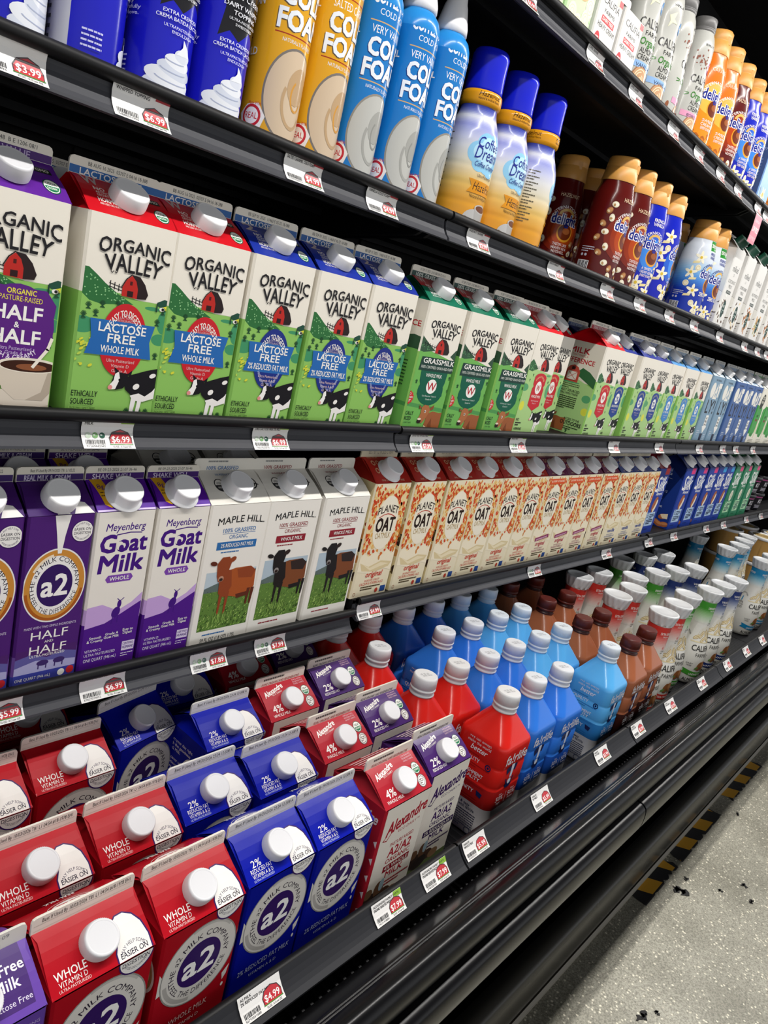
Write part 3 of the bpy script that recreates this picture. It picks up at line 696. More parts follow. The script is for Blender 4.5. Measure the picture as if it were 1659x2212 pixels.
C_W = carton('pasture_whole', bands=GB, roof='cf1220', front=shield('red'), roofart=roof_ov('c', num=''), leftart=difference(), finart=fin_art(95.5, 'a8283a', 'ORGANIC PASTURE-RAISED', 'dcc6c4', 'BB AUG 30 2025  20:11  18-388'), m='gloss', capy=.47)
C_N = carton('pasture_reduced', bands=GB, roof='1f2f8e', front=shield('navy'), roofart=roof_ov('c', num=''), finart=fin_art(95.5, '3c5894', 'ORGANIC PASTURE-RAISED', 'c6cfe0', 'BB AUG 28 2025  20:11  18-388'), m='gloss', capy=.47)
C_S = carton('pasture_fat_free', bands=GB, roof='4f93cf', front=shield('sky'), roofart=roof_ov('c', num=''), finart=fin_art(95.5, '6d93b4', 'ORGANIC PASTURE-RAISED', 'd6dfe8', 'BB AUG 29 2025  20:11  18-388'), m='gloss', capy=.47)
def oatly(dark):
    A = Art(); bg = '44639a' if dark else '7f9db4'
    A.text('THE ORIGINAL', 50, 177, 4.6, '20242e', 4, .02, 0, 46)
    A.ell(28, 150, 17, 22, 'e8e5dc', 4); A.poly([(40, 126), (58, 171), (74, 126)], 'e8e5dc', 4); A.rect(66, 132, 92, 172, 'e8e5dc', 4); A.poly([(66, 132), (66, 158), (72, 158), (72, 132)], bg, 5); A.poly([(84, 132), (84, 158), (92, 158), (92, 132)], bg, 5)
    A.ell(57, 138, 3, 6, bg, 5)
    A.text('LY!', 50, 84, 38, '1a1c24', 4, .02, 0, 66)
    A.poly([(44, 78), (66, 78), (66, 46), (74, 46), (55, 24), (36, 46), (44, 46)], 'ecebe6', 4); A.text('OATMILK', 55, 58, 5.4, '1a1c24', 6, .02, 0, 18, rot=90) if False else A.text('OAT', 55, 66, 6, '1a1c24', 6, .02, 0, 15)
    A.text('MILK', 55, 57, 6, '1a1c24', 6, .02, 0, 16); A.text('FULL FAT' if dark else 'LOW FAT', 55, 48, 5, '1a1c24', 6, .02, 0, 17)
    A.poly([(38, 24), (62, 24), (58, 0), (42, 0)], '1f2740', 4)
    for k in range(4): A.line([(70, 6 + k * 5), (84, 6 + k * 5)], 1.6, 'c9d3de', 5)
    A.lines(6, 30, 22, 3, 5, 2, 'c9d3de', 4, 4)
    return A
def oroof():
    A = Art(); A.lines(8, 44, 78, 6, 6.4, 2.6, '3a4a6a', 3, 7); A.rect(0, 0, 96, 3, 'dfe8ee', 2); return A
C_O1 = carton('oat_drink_pale', bands=[(0, 1, '7f9db4')], roof='b6cad8', fin='b9b9b4', front=oatly(0), roofart=oroof(), finart=fin_art(95.5, '8a98a8', '', WHITE, 'BBE 11 2025  L0931'), m='board', cap='round', cat='oat drink carton')
C_O2 = carton('oat_drink_dark', bands=[(0, 1, '44639a')], roof='a9bfd6', fin='b9b9b4', front=oatly(1), roofart=oroof(), finart=fin_art(95.5, '7a8aa0', '', WHITE, 'BBE 11 2025  L0931'), m='board', cap='round', cat='oat drink carton')
def greenoat():
    A = Art(); A.rect(0, 0, 96, 190, 'e7e3d4', 0); A.poly([(0, 128), (30, 142), (60, 120), (64, 90), (54, 40), (40, 24), (12, 26), (0, 40)], '3f9a45', 2); A.poly([(70, 120), (96, 130), (96, 40), (80, 34)], '3f9a45', 2)
    A.ell(34, 146, 20, 26, '2b2b26', 3, -20); A.text('SO', 36, 152, 12, 'e7e3d4', 5, .04); A.text('FRESH', 34, 140, 8, 'e7e3d4', 5, .03, 0, 26)
    for k in range(7): A.line([(60 + k, 20), (56 + k * 3, 84 - k * 2)], 2, 'd9cfae', 4)
    A.text('OAT', 30, 92, 8, '1d3d20', 5, .03); A.rect(18, 78, 44, 86, '6d4a24', 4); A.ell(30, 32, 7, 6, '2c6a32', 4); A.lines(14, 14, 60, 3, 5, 2, '8f8b7a', 4)
    return A
C_GO = carton('oat_drink_green', bands=[(0, .18, 'e7e3d4'), (.18, .7, '3f9a45'), (.7, 1, 'e7e3d4')], roof='e2dfd2', fin='bdbdb0', front=greenoat(), finart=fin_art(95.5, '4a8a4c', '', WHITE, 'BBE 10 2025'), cap='round', cat='oat drink carton')

# quart cartons and the white and oat cartons of the fourth shelf
def ring_logo(A, cx, cy, r, ring, glass, l=4, ry=None, tc='2b2233'):
    ry = ry or r; k = ry / r
    A.ell(cx, cy, r, ry, ring, l, 0, 48)
    if glass == 'coffee':
        A.ring(cx, cy, r * .96, ry * .96, r * .20, 'c98a3a', l + 1, 0, 360, 44); A.ring(cx, cy, r * .96, ry * .96, r * .10, 'a85a1e', l + 2, 190, 350); A.ring(cx, cy, r * .86, ry * .86, r * .08, 'ecdcc0', l + 2, 100, 150); A.ell(cx, cy, r * .78, ry * .78, 'eeece8', l + 3, 0, 44)
    else:
        A.ring(cx, cy, r, ry, r * .03, '8f8d88', l + 1, 0, 360, 44); A.ring(cx, cy, r * .93, ry * .93, r * .10, 'aeaaa4', l + 1, 190, 262); A.ring(cx, cy, r * .97, ry * .97, r * .06, 'b9b6b0', l + 1, 40, 110)
    A.ell(cx, cy, r * .57, ry * .57, '33195c', l + 4, 0, 40)
    A.text('a2', cx, cy - ry * .27, ry * .56, 'f4f2ee', l + 6, .05, 0, r * .82)
    A.arc('THE a2 MILK COMPANY', cx, cy, r * .655, r * .13, tc, 96, l + 5, .012, False, 208, r * .655 * k); A.arc('FEEL THE DIFFERENCE', cx, cy, r * .785, r * .13, tc, 272, l + 5, .012, True, 142, r * .785 * k)
def badge(A, x, y, r, tail=None, l=6):
    if tail: A.poly(tail, '3b1f5e', l); A.poly([(x + (p - x) * .96, y + (q - y) * .97) for p, q in tail], 'eeebe6', l + 1)
    A.ell(x, y, r, r, '3b1f5e', l, 0, 32); A.ell(x, y, r * .94, r * .94, 'eeebe6', l + 1, 0, 32)
    if tail: A.poly([(x + (p - x) * .93, y + (q - y) * .95) for p, q in tail], 'eeebe6', l + 2)
    A.arc('MAY HELP SOME', x, y, r * .66, r * .17, '3a2a52', 92, l + 4, .01, False, 105)
    A.text('EASIER ON', x, y + r * .08, r * .25, '2a2436', l + 4, .02, 0, r * 1.5); A.text('DIGESTION', x, y - r * .28, r * .25, '2a2436', l + 4, .02, 0, r * 1.5)
    A.arc('AVOID DISCOMFORT', x, y, r * .82, r * .16, '3a2a52', 272, l + 4, .01, True, 118)
def a2hh():
    A = Art(); A.rect(0, 0, 72, 34, '5e5a9c', 1); A.poly([(0, 30), (18, 34), (36, 28), (54, 33), (71, 29), (71, 40), (0, 40)], '4a2468', 2)
    A.poly([(0, 20), (24, 26), (71, 20), (71, 12), (0, 12)], 'a9a6cf', 2); A.rect(0, 0, 72, 12, '3a3f96', 2)
    A.poly([(27, 190), (44, 190), (40, 168), (38, 148), (34, 148), (31, 168)], 'eeebe6', 10)
    ring_logo(A, 35, 112, 33.5, 'e8e6e2', 'coffee', 3, 42); badge(A, 58, 171, 12, None, 8)
    A.text('MADE WITH TWO SIMPLE INGREDIENTS', 36, 64, 2.8, 'd9cce6', 5, 0, 0, 56); A.text('HALF', 36, 51, 9.5, WHITE, 5, 0, 0, 40); A.text('AND', 36, 46, 3, WHITE, 5); A.text('HALF', 36, 34, 9.5, WHITE, 5, 0, 0, 40)
    A.text('ULTRA-PASTEURIZED', 36, 30, 3, WHITE, 5, .01, 0, 38)
    for x in (32, 50): A.ell(x, 22, 6.5, 3.4, '3d2a66', 4); A.rect(x - 5, 15, x - 3.6, 21, '3d2a66', 4); A.rect(x + 3.4, 15, x + 4.8, 21, '3d2a66', 4)
    A.text('ONE QUART (946 mL)', 4, 4, 3.4, WHITE, 5, 0, 0, 38, 'l'); A.ell(54, 6, 4, 4, WHITE, 5); A.ell(64, 7, 4.4, 4.6, 'c42a30', 5)
    return A
def drop_roof():
    A = Art(); A.poly([(30, 0), (43, 0), (43, 14), (30, 14)], 'eeebe6', 2); A.poly([(48, 0), (70, 0), (62, 12), (54, 14)], 'eeebe6', 3); return A
C_AHH = carton('half_and_half_quart', .071, .190, .026, .016, [(0, .06, '3a3f96'), (.06, .18, '6a4a94'), (.18, 1, '4b2070')], roof='46206e', fin='e6e0d2', front=a2hh(), roofart=drop_roof(), finart=fin_art(71, '3f2a68', 'REAL MILK & CREAM', 'cfc6de', 'Best If Used By 09/14/2025 T81 L1 02:22', 16), m='gloss', cat='cream carton')
def goat():
    A = Art(); A.rect(0, 60, 72, 190, 'e9e4da', 1); A.poly([(0, 78), (20, 80), (40, 70), (56, 78), (72, 92), (72, 40), (0, 40)], 'c3a2d8', 2); A.poly([(0, 52), (26, 56), (46, 66), (72, 80), (72, 0), (0, 0)], '4d1a86', 3)
    p = '43177c'
    A.text('Meyenberg', 36, 168, 8.5, p, 5, .02, .15, 48); A.line([(26, 163), (42, 165), (56, 164)], 1.3, p, 5)
    A.text('Goat', 36, 143, 20, p, 5, .07, .05, 56); A.text('Milk', 36, 119, 20, p, 5, .07, .05, 54); A.ell(31, 150, 4.2, 5, 'e9e4da', 6); A.ell(33, 147, 3, 4, p, 7)
    A.poly([(22, 106), (50, 106), (53, 110.5), (50, 115), (22, 115), (19, 110.5)], '7b45aa', 5); A.text('WHOLE', 36, 108.3, 4.6, WHITE, 6, .03, 0, 24)
    A.ell(38, 68, 5, 7, p, 5, -20); A.ell(41, 78, 2.6, 5, p, 5); A.line([(41, 82), (38, 85)], 1, p, 5); A.line([(42, 82), (46, 85)], 1, p, 5); A.line([(35, 62), (34, 54)], 1.2, p, 5); A.line([(41, 62), (41, 55)], 1.2, p, 5)
    for i, (t, u) in enumerate((('Smooth', '& Creamy'), ('Grade A', 'Goat Milk'), ('Easy to', 'Digest'))): A.text(t, 17 + i * 20, 38 + i * 2, 3.2, WHITE, 5, .02); A.text(u, 17 + i * 20, 34 + i * 2, 3.2, WHITE, 5, .02)
    A.text('VITAMIN D', 6, 22, 3.2, 'e6dcf0', 5, 0, 0, 20, 'l'); A.text('ULTRA PASTEURIZED', 6, 17, 3.2, 'e6dcf0', 5, 0, 0, 38, 'l'); A.text('ONE QUART (946 mL)', 6, 10, 4, 'e6dcf0', 5, .01, 0, 40, 'l')
    A.rect(52, 16, 68, 28, 'dcd0e8', 5); A.text('CERTIFIED', 60, 23.5, 2.8, p, 6, .02, 0, 14); A.text('HUMANE', 60, 18.5, 3.4, p, 6, .03, 0, 14); A.lines(52, 12, 16, 2, 3, 1, 'dcd0e8', 5)
    return A
def goat_roof():
    A = Art(); A.poly([(4, 42), (18, 42), (25, 8), (18, 4), (11, 8)], 'd8a31c', 3); A.text('8g', 13, 28, 6, '5a2a6a', 4, .03); A.lines(10, 22, 9, 2, 4, 1.4, '5a3a1a', 4); A.rect(0, 0, 72, 2.2, 'dcc8f0', 2); return A
C_GOAT = carton('goat_milk_quart', .071, .190, .026, .016, [(0, .30, '4d1a86'), (.30, .40, 'c3a2d8'), (.40, 1, 'e9e4da')], roof='56189c', fin='e6e0d2', front=goat(), roofart=goat_roof(), finart=fin_art(71, '452070', 'SHAKE WELL', 'd9cfe6', 'BE 09-23-2025 21:07 36-46', 16), m='gloss', cap='dome', cat='goat milk carton')
def maple(kind):
    blue = kind == 'blue'; c = '2a6aa8' if blue else '8e1a2a'; A = Art(); rnd = random.Random(21 if blue else 22)
    A.text('MAPLE HILL.', 51, 160, 9.0, '1b1b1d', 4, .022, 0, 74, warp=lambda a, b: (51 + a, 163 + b + 3.0 * math.cos(a / 24)))
    A.text('100% GRASSFED', 50, 153, 5.4, c, 4, .02, 0, 52); A.line([(24, 151.4), (76, 151.4)], .6, c, 4); A.text('ORGANIC', 50, 144, 5.4, c, 4, .005, 0, 30)
    A.rect(18 if blue else 22, 130, 81 if blue else 76, 140.5, c, 4); A.text('2% REDUCED FAT MILK' if blue else 'WHOLE MILK', 50, 133, 5, WHITE, 6, .02, 0, 52 if blue else 40); A.lines(26, 125.5, 48, 1, 3, 1.6, c, 4)
    A.rect(10, 66, 90, 106, 'aebfca', 1) if not blue else A.rect(10, 66, 90, 100, 'b9c8d0', 1)
    A.poly([(10, 78), (30, 84), (60, 86), (90, 98), (90, 60), (10, 60)], '5a6a66', 2); A.rect(10, 18, 90, 72, '5b7f35', 3)
    for k in range(330):
        y = rnd.uniform(18, 73); x = rnd.uniform(10, 90); s = 1.2 + (73 - y) * .045
        A.poly([(x, y), (min(90, x + s * .6), y + s * rnd.uniform(.6, 1.6)), (max(10, x - s * .5), y + s * .3)], rnd.choice(['7fa545', '3c5a22', '92b858', '2e471c', '6d9340', 'a6c46a']), 4 + (k % 60) * .01 + .001)
    b1, b2 = ('8d3f1c', '5a2410') if blue else ('2a1c17', '14100f'); q = 'a5501f' if blue else '7a4320'; f = lambda p: [(51 + a * 1.12, 22 + v * 1.06) for a, v in p]
    A.poly(f([(-14, 72), (4, 76), (26, 76), (34, 70), (36, 48), (30, 40), (12, 36), (-4, 40), (-14, 50)]), q, 6); A.poly(f([(6, 74), (26, 76), (34, 70), (30, 60), (10, 62)]), b1, 7)
    A.poly(f([(-18, 76), (-2, 74), (2, 52), (-6, 38), (-16, 44)]), b2 if not blue else b1, 7); A.poly(f([(10, 40), (30, 42), (26, 36), (12, 34)]), b2, 7)
    for x0 in (-14, -5, 26, 32): A.poly(f([(x0, 46), (x0 + 5, 46), (x0 + 3, 16 if x0 < 10 else 24), (x0 + .5, 16 if x0 < 10 else 24)]), b1 if x0 < 10 and blue else b2, 7)
    A.poly(f([(-24, 84), (-18, 92), (-8, 92), (-4, 84), (-8, 66), (-12, 60), (-19, 60), (-22, 68)]), b1 if blue else b2, 8); A.ell(*f([(-15.5, 64)])[0], 4.2, 4, 'b98a72' if blue else '8f8a86', 9); A.ell(*f([(-15.5, 63)])[0], 2.8, 2.2, '2a1a16', 10)
    A.ell(*f([(-29, 85)])[0], 5.5, 3, b2, 8, -15); A.ell(*f([(-3, 88)])[0], 5.5, 3.4, b1, 8, 25)
    for k in range(60): x = rnd.uniform(30, 66); A.line([(x, rnd.uniform(24, 34)), (x + rnd.uniform(-2, 2), rnd.uniform(36, 42))], .7, rnd.choice(['92b858', '6d9340', '4f7030']), 9)
    A.lines(20, 11, 60, 1, 3, 1.8, c, 4, 8)
    if blue: A.text('59 FL OZ (1.8 QT) 1.75L', 46, 2, 5, '1b1b1d', 4, 0, 0, 56)
    return A
def mh_roof(c):
    A = Art(); A.text('2% REDUCED' if c == '2a6aa8' else 'WHOLE M', 40, 44, 3, c, 3, .02, 0, 26, 'c')
    A.ell(26, 28, 8.5, 10, '2a2a2c', 3); A.ell(26, 28, 7.4, 8.8, 'e7e4dc', 4); A.poly([(26 + 7.4 * math.cos(math.pi + i * math.pi / 12), 28 + 8.8 * math.sin(math.pi + i * math.pi / 12)) for i in range(13)], '2a2a2c', 5); A.text('USDA', 26, 29.5, 3.2, '2a2a2c', 5, .03, 0, 9); A.text('ORGANIC', 26, 23, 2.6, 'e7e4dc', 6, .02, 0, 10)
    A.ring(76, 30, 8.5, 9.5, 1.6, '2a2a2c', 3); A.ring(76, 30, 5.5, 6, 2.5, '2a2a2c', 3, 200, 340); A.line([(66, 34), (86, 27)], 1.6, '2a2a2c', 4); return A
def mh_fin(c):
    A = Art(); A.text('100% GRASSFED', 44, 1.6, 4.6, c, 3, .03, 0, 50); A.lines(20, 11.5, 52, 1, 2, 2, '8a8a88', 3, 3); return A
WH = [(0, 1, 'ebe7de')]
C_MB = carton('white_reduced_milk', bands=WH, roof='e7e3d9', fin='e9e5da', front=maple('blue'), roofart=mh_roof('2a6aa8'), finart=mh_fin('2a6aa8'), cap='dome')
C_MR = carton('white_whole_milk', bands=WH, roof='e7e3d9', fin='e9e5da', front=maple('red'), roofart=mh_roof('8e1a2a'), finart=mh_fin('8e1a2a'), cap='dome')
def planet(kind):
    c = {'red': 'c83a2a', 'plum': '8a1f5a', 'blue': '2a4a9a'}[kind]; A = Art(); rnd = random.Random(31)
    A.rect(0, 0, 96, 190, 'e6dbbd', 0); A.rect(0, 84, 96, 182, 'e8d2a0', 1)
    for k in range(560):
        a = rnd.uniform(0, 2 * math.pi); q = rnd.uniform(0, 1); x = rnd.uniform(0, 96); y = rnd.uniform(66, 188)
        d = math.hypot((x - 48) / 31, (y - 125) / 47)
        if d < 1 or (y > 178 and rnd.random() < .5) or (y < 78 and rnd.random() < .6): continue
        A.ell(x, y, rnd.uniform(1.8, 3.0), rnd.uniform(3, 4.4), rnd.choice(['c94a22', 'd98a3a', 'e0a850', 'c23a1c', 'e2bc7a', 'd0702c', 'ecd090', 'cf4a24']), 2 + (k % 45) * .01 + .001, rnd.uniform(-60, 60), 10)
    A.ell(48, 125, 30, 45, 'efe7d2', 6, 0, 36)
    A.text('PLANET', 0, 0, 12, '2b201a', 7, .03, 0, 53, warp=lambda a, b: (48 + a, 143 + b - .007 * a * a)); A.line([(27, 134), (38, 138.5), (48, 140), (58, 138.5), (69, 134)], 1.6, 'b8402f', 7)
    A.text('OAT', 48, 111, 22, '2b1a14', 7, .07, 0, 48); A.text('OATMILK', 48, 99, 9.5, '9a7a2c', 7, .01, 0, 40)
    A.poly([(0, 66), (10, 76), (24, 70), (40, 78), (54, 68), (70, 80), (84, 70), (96, 78), (96, 40), (70, 46), (40, 40), (0, 46)], 'efe4c8', 6); A.poly([(6, 60), (30, 52), (60, 60), (90, 56), (84, 48), (48, 42), (14, 46)], 'd9c79a', 7); A.poly([(14, 57), (34, 50), (60, 57), (84, 53), (60, 50), (36, 45)], 'eadcb8', 8); A.ell(52, 66, 2.4, 4.4, 'c98a4a', 8, 15)
    if kind == 'plum': A.poly([(18, 52), (80, 58), (82, 50), (20, 44)], '8a1f5a', 9); A.text('unsweetened', 50, 48.5, 5, 'f0dce6', 10, .01, .1, 50, rot=5)
    A.text('vanilla' if kind == 'blue' else 'original', 50, 34, 9, c if kind != 'plum' else 'b8344a', 9, .035, .18, 44)
    A.text('AN EXCELLENT SOURCE OF', 48, 26, 3.4, c, 8, .005, 0, 40); A.text('CALCIUM & VITAMINS A & D', 48, 20, 4.6, c, 8, .01, 0, 62); A.lines(22, 15.5, 52, 2, 4, 2.2, '4a3a22', 8, 9)
    A.ring(8, 7, 3, 3, .7, '9a5a3a', 8); A.ell(66, 8, 4, 4, 'b8402f', 8); A.rect(76, 4, 90, 14, '2a4a8a', 8)
    if kind == 'plum': A.rect(14, 172, 84, 184, 'd8552a', 8); A.text('0g SUGAR · 45 CALORIES', 49, 176.5, 4.4, 'f4e2c6', 10, .02, 0, 62)
    return A
def planet_roof(c):
    A = Art(); A.text('FREE FROM', 26, 47, 3.4, 'e0b088', 3, .01, 0, 26)
    for y in (33, 18): A.ring(19, y + 4, 4.6, 5, 1.8, 'e0b088', 3); A.ring(31, y + 4, 4.6, 5, 1.8, 'e0b088', 3)
    A.text('original', 82, 30, 5, 'e0b088', 3, .02, .2, 18); A.text('ONE GALLON DAIRY FREE', 48, 3.5, 3, 'e8c8a8', 3, .01, 0, 60); return A
def planet_left():
    A = Art(); A.rect(0, 0, 96, 190, 'e0cf9e', 0); rnd = random.Random(2)
    for k in range(60): A.ell(rnd.uniform(40, 96), rnd.uniform(30, 130), rnd.uniform(3, 7), rnd.uniform(3, 7), rnd.choice(['3a2a22', '8a2a1a', '5a4a2a', 'c98a4a', '1f1a1a']), 1 + k % 4, 0, 10)
    A.text('WORLD', 60, 160, 10, 'a83a22', 5, .02); A.text('DELICIOUS', 58, 146, 9, 'a83a22', 5, .02, .1, 60)
    return A
PW = .087 / .0955
def mk_planet(k, roof, c2): return carton('oat_milk_' + k, .087, bands=[(0, 1, 'e6dbbd')], roof=roof, fin='d9cfb6', front=planet(k).scaled(PW), roofart=planet_roof(roof).scaled(PW), leftart=planet_left().scaled(PW), finart=fin_art(87, c2, '', WHITE, 'BEST BY 12 18 2025 C 08:41', dc='8a8272', split=1.5), cap='dome', cat='oat milk carton', m='gloss')
C_PR = mk_planet('red', 'b32a20', None); C_PP = mk_planet('plum', '6d1a4a', '6d1a4a'); C_PB = mk_planet('blue', '2a3f86', None)
def silk(kind):
    bl = kind == 'blue' or kind == 'sky'; A = Art(); A.rect(0, 0, 96, 190, '2f7d5a' if kind == 'green' else '1a3a9a', 0)
    A.poly([(52, 172), (86, 172), (86, 190), (52, 190)], {'blue': 'd8327a', 'sky': '2a9ad8', 'green': 'd8327a', 'red': 'c82a2a'}[kind], 3)
    A.text('Silk', 50, 124, 42, 'f2f2f0', 5, .03, .28, 80); A.line([(16, 126), (34, 122), (30, 138)], 3, 'f2f2f0', 5); A.text('Soy' if kind == 'green' else 'Almond', 56, 112, 9, 'f2f2f0', 5, .04, 0, 48)
    if kind != 'green': A.ell(50, 84, 14, 25, '8a4a26', 4, -28); A.ell(56, 80, 9, 21, 'efe0c8', 5, -28); A.ell(44, 88, 11, 22, 'a9623a', 6, -28)
    else: A.ell(50, 84, 17, 20, 'e9ead9', 4, -20); A.ell(52, 84, 11, 14, 'c9cbb0', 5, -20)
    A.rect(12, 22, 78, 62, 'a9c4e2' if kind != 'green' else 'a8d8ac', 4); A.text('5', 22, 47, 13, '151a2a', 6, .05); A.lines(34, 54, 40, 3, 5, 2.6, '1d2a4a', 6, 3); A.lines(20, 38, 52, 3, 5, 2.8, '1d2a4a', 6, 4)
    A.lines(14, 10, 60, 1, 5, 4, '16306e' if kind != 'green' else '1d5a3c', 4)
    return A
def silk_left():
    A = Art(); A.rect(0, 0, 96, 190, '1d3886', 0); A.poly([(30, 190), (96, 190), (96, 150)], '16265e', 1)
    for t, y, s in (('essential', 168, 9), ('nutrients', 158, 9), ('Vitamin D', 128, 7), ('Vitamin B12', 104, 7), ('Vitamin A', 82, 7), ('Antioxidant', 58, 7), ('Vitamin E', 50, 7)): A.text(t, 8, y, s, 'dfe6f0', 4, .03, 0, None, 'l')
    A.line([(8, 148), (60, 148)], .8, 'dfe6f0', 4)
    for y in (124, 100, 78, 46): A.lines(8, y, 46, 1, 4, 1.6, '9fb2d6', 4)
    for x, y, r in ((70, 34, 20), (48, 14, 0), (80, 12, 10), (62, 10, -10)): A.ell(x, y, 15, 8, 'a9623a', 4, r); A.ell(x + 1, y + 2, 11, 4, 'c98454', 5, r)
    A.poly([(60, 38), (84, 46), (86, 30), (70, 28)], 'efdcb8', 6)
    return A
def mk_silk(k, base, roof): return carton('plant_milk_' + k, .087, bands=[(0, 1, base)], roof=roof, fin=roof, front=silk(k).scaled(PW), leftart=silk_left().scaled(PW) if k == 'blue' else None, finart=fin_art(87, None, '', WHITE, 'BEST BY 11/18/25', dc='a9b2c8'), cap='round', cat='plant milk carton', m='gloss')
C_SB = mk_silk('blue', '1e3a8e', '1a2c6e'); C_SS = mk_silk('sky', '1e3a8e', '1a3c7e'); C_SG = mk_silk('green', '2f7d5a', '2a6a48'); C_SR = mk_silk('red', '1e3a8e', '8a2030')

# bottom racks: large cartons with ring logo
def a2front(kind):
    A = Art(); ring_logo(A, 49, 133, 44.5, 'd6d2ca', 'glass', 3, 48); A.poly([(0, 150), (6, 140), (8, 120), (2, 118), (0, 122)], 'd6d2ca', 3); A.poly([(92, 104), (90, 92), (86, 86), (84, 96)], 'd6d2ca', 3); A.ell(87, 80, 1.6, 2.6, 'dedbd4', 4)
    A.ell(76, 190, 17.4, 18, '3b1f5e', 9, 0, 32); A.ell(76, 190.6, 16.2, 17, 'eeebe6', 10, 0, 32); A.text('DIGESTION', 76, 184, 4.4, '2a2436', 12, .02, 0, 27); A.arc('AVOID DISCOMFORT', 76, 191, 13.6, 2.8, '3a2a52', 271, 12, .01, True, 120)
    A.text('2% REDUCED FAT MILK' if kind == 'blue' else 'WHOLE MILK', 47, 68, 6.6, 'b9c2e2' if kind == 'blue' else 'ecc9c4', 5, .005, 0, 74 if kind == 'blue' else 46)
    A.text('VITAMIN A & D' if kind == 'blue' else 'VITAMIN D', 47, 58, 4, 'b9c2e2' if kind == 'blue' else 'ecc9c4', 5); A.poly([(0, 0), (96, 0), (96, 34), (70, 42), (40, 36), (0, 44)], '41456e' if kind == 'blue' else '7a1a26', 2)
    return A
def a2roof(kind):
    A = Art(); A.poly([(60, 30), (68, 38), (76, 38.5), (84, 34), (90, 25), (93.4, 12), (93.6, 0), (59, 0), (59, 8), (62.6, 16), (62, 24)], '3b1f5e', 3); A.poly([(61.4, 30), (68.6, 36.8), (76, 37.2), (83.2, 32.8), (88.7, 24.4), (92, 12), (92.2, 0), (60.4, 0), (60.4, 8), (64, 16), (63.4, 24)], 'eeebe6', 4); A.arc('MAY HELP SOME', 76, -1, 11.6, 3.0, '3a2a52', 92, 6, .01, False, 118); A.text('EASIER ON', 76, 2.2, 4.4, '2a2436', 6, .02, 0, 26)
    if kind == 'red': A.text('WHOLE', 6, 11.2, 6.4, 'f4eeea', 5, .02, 0, 28, 'l'); A.text('VITAMIN D', 8, 5.6, 4.2, 'f4eeea', 5, .01, 0, 25, 'l'); A.text('ULTRA-PASTEURIZED', 7, 2.2, 2.3, 'f0d6d2', 5, 0, 0, 28, 'l')
    else: A.text('2%', 12, 15.6, 7, 'f4eeea', 5, .02, 0, 12, 'l'); A.text('REDUCED FAT', 8, 10.2, 4.2, 'f4eeea', 5, .01, 0, 28, 'l'); A.text('VITAMIN A & D', 8.5, 5.2, 4.0, 'f4eeea', 5, .01, 0, 27, 'l'); A.text('ULTRA-PASTEURIZED', 8.5, 2, 2.2, 'c4cdf0', 5, 0, 0, 27, 'l')
    return A
def a2back(c):
    A = Art(); A.ell(48, 34, 17, 11, 'f1eee8', 3, 0, 30); A.text('a2', 48, 28, 12, c, 5, .02, 0, 22); A.ring(48, 34, 21, 14.5, .6, 'f1eee8', 3)
    A.arc('THE a2 MILK COMPANY', 48, 34, 20, 2.6, 'f1eee8', 90, 4, .01, False, 170, 13); A.text('REAL MILK', 48, 8, 5, 'f1eee8', 4, .02, 0, 28); return A
def a2left(c):
    A = Art()
    for i, t in enumerate(('Start your day right', 'with the goodness', 'of a2 Milk.', '', 'Discover udderly', 'delicious recipes &', 'more inspiration at')): A.text(t, 16, 168 - i * 7, 4.4, 'f0e4e0', 4, .02 if i == 1 else .005, 0, None, 'l')
    A.ell(70, 136, 21, 25, 'e9e2d6', 3, 0, 30); A.ell(70, 136, 18, 22, 'b98a55', 4, 0, 30); A.ring(70, 136, 14, 17, 1.6, 'e6d2b0', 5); A.ell(70, 132, 6, 11, 'efe2c8', 6); A.ell(66, 138, 4, 8, 'efe2c8', 6, 30); A.ell(74, 138, 4, 8, 'efe2c8', 6, -30)
    A.ell(22, 106, 11, 13, 'efebe4', 4); A.text('REAL', 22, 108, 5, '3a2a42', 5, .02); A.text('MILK', 22, 102, 4, '3a2a42', 5); A.ell(50, 94, 15, 17, '3b1f5e', 4); A.ell(50, 94, 14, 16, 'efebe4', 5); A.text('EASIER ON', 50, 95, 4.2, '2a2436', 6, .02, 0, 22); A.text('DIGESTION', 50, 89, 4.2, '2a2436', 6, .02, 0, 22)
    return A
def a2fin(date): 
    A = Art(); A.text(date, 50, 10.0, 4.2, '2e2c2c', 3, .006, 0, 82); A.line([(2, 8.4), (93, 8.4)], .35, 'b8b0a4', 2); A.line([(2, 3.2), (93, 3.2)], .3, 'c8c0b4', 2); return A
C_AR = carton('ring_logo_whole', bands=[(0, 1, 'a50e1c')], roof='b00e1e', fin='ebe4d8', front=a2front('red'), roofart=a2roof('red'), backart=a2back('bf1c2e'), leftart=a2left('r'), finart=a2fin('Best If Used By 10/03/2026 T81 L1 04:54 #18-1978 EH1'), m='gloss', cap='big', capy=.45)
C_AB = carton('ring_logo_reduced', bands=[(0, 1, '06128c')], roof='06169e', fin='dcd9d4', front=a2front('blue'), roofart=a2roof('blue'), backart=a2back('1526a6'), leftart=a2left('b'), finart=a2fin('Best If Used By 09/20/2026 23:24 12-508 A'), m='gloss', cap='big', capy=.45)
def fatfree():
    A = Art(); A.text('SEAL FOR SERVING', 90, 178, 3.4, 'b9a6d6', 4, 0, 0, 40, 'r'); A.text('SEAL IS BROKEN', 90, 172, 3.4, 'b9a6d6', 4, 0, 0, 44, 'r'); A.ell(46, 110, 38, 50, 'e6e2d6', 3); A.text('Milk', 46, 104, 26, '2a3a8a', 5, .04, .1); return A
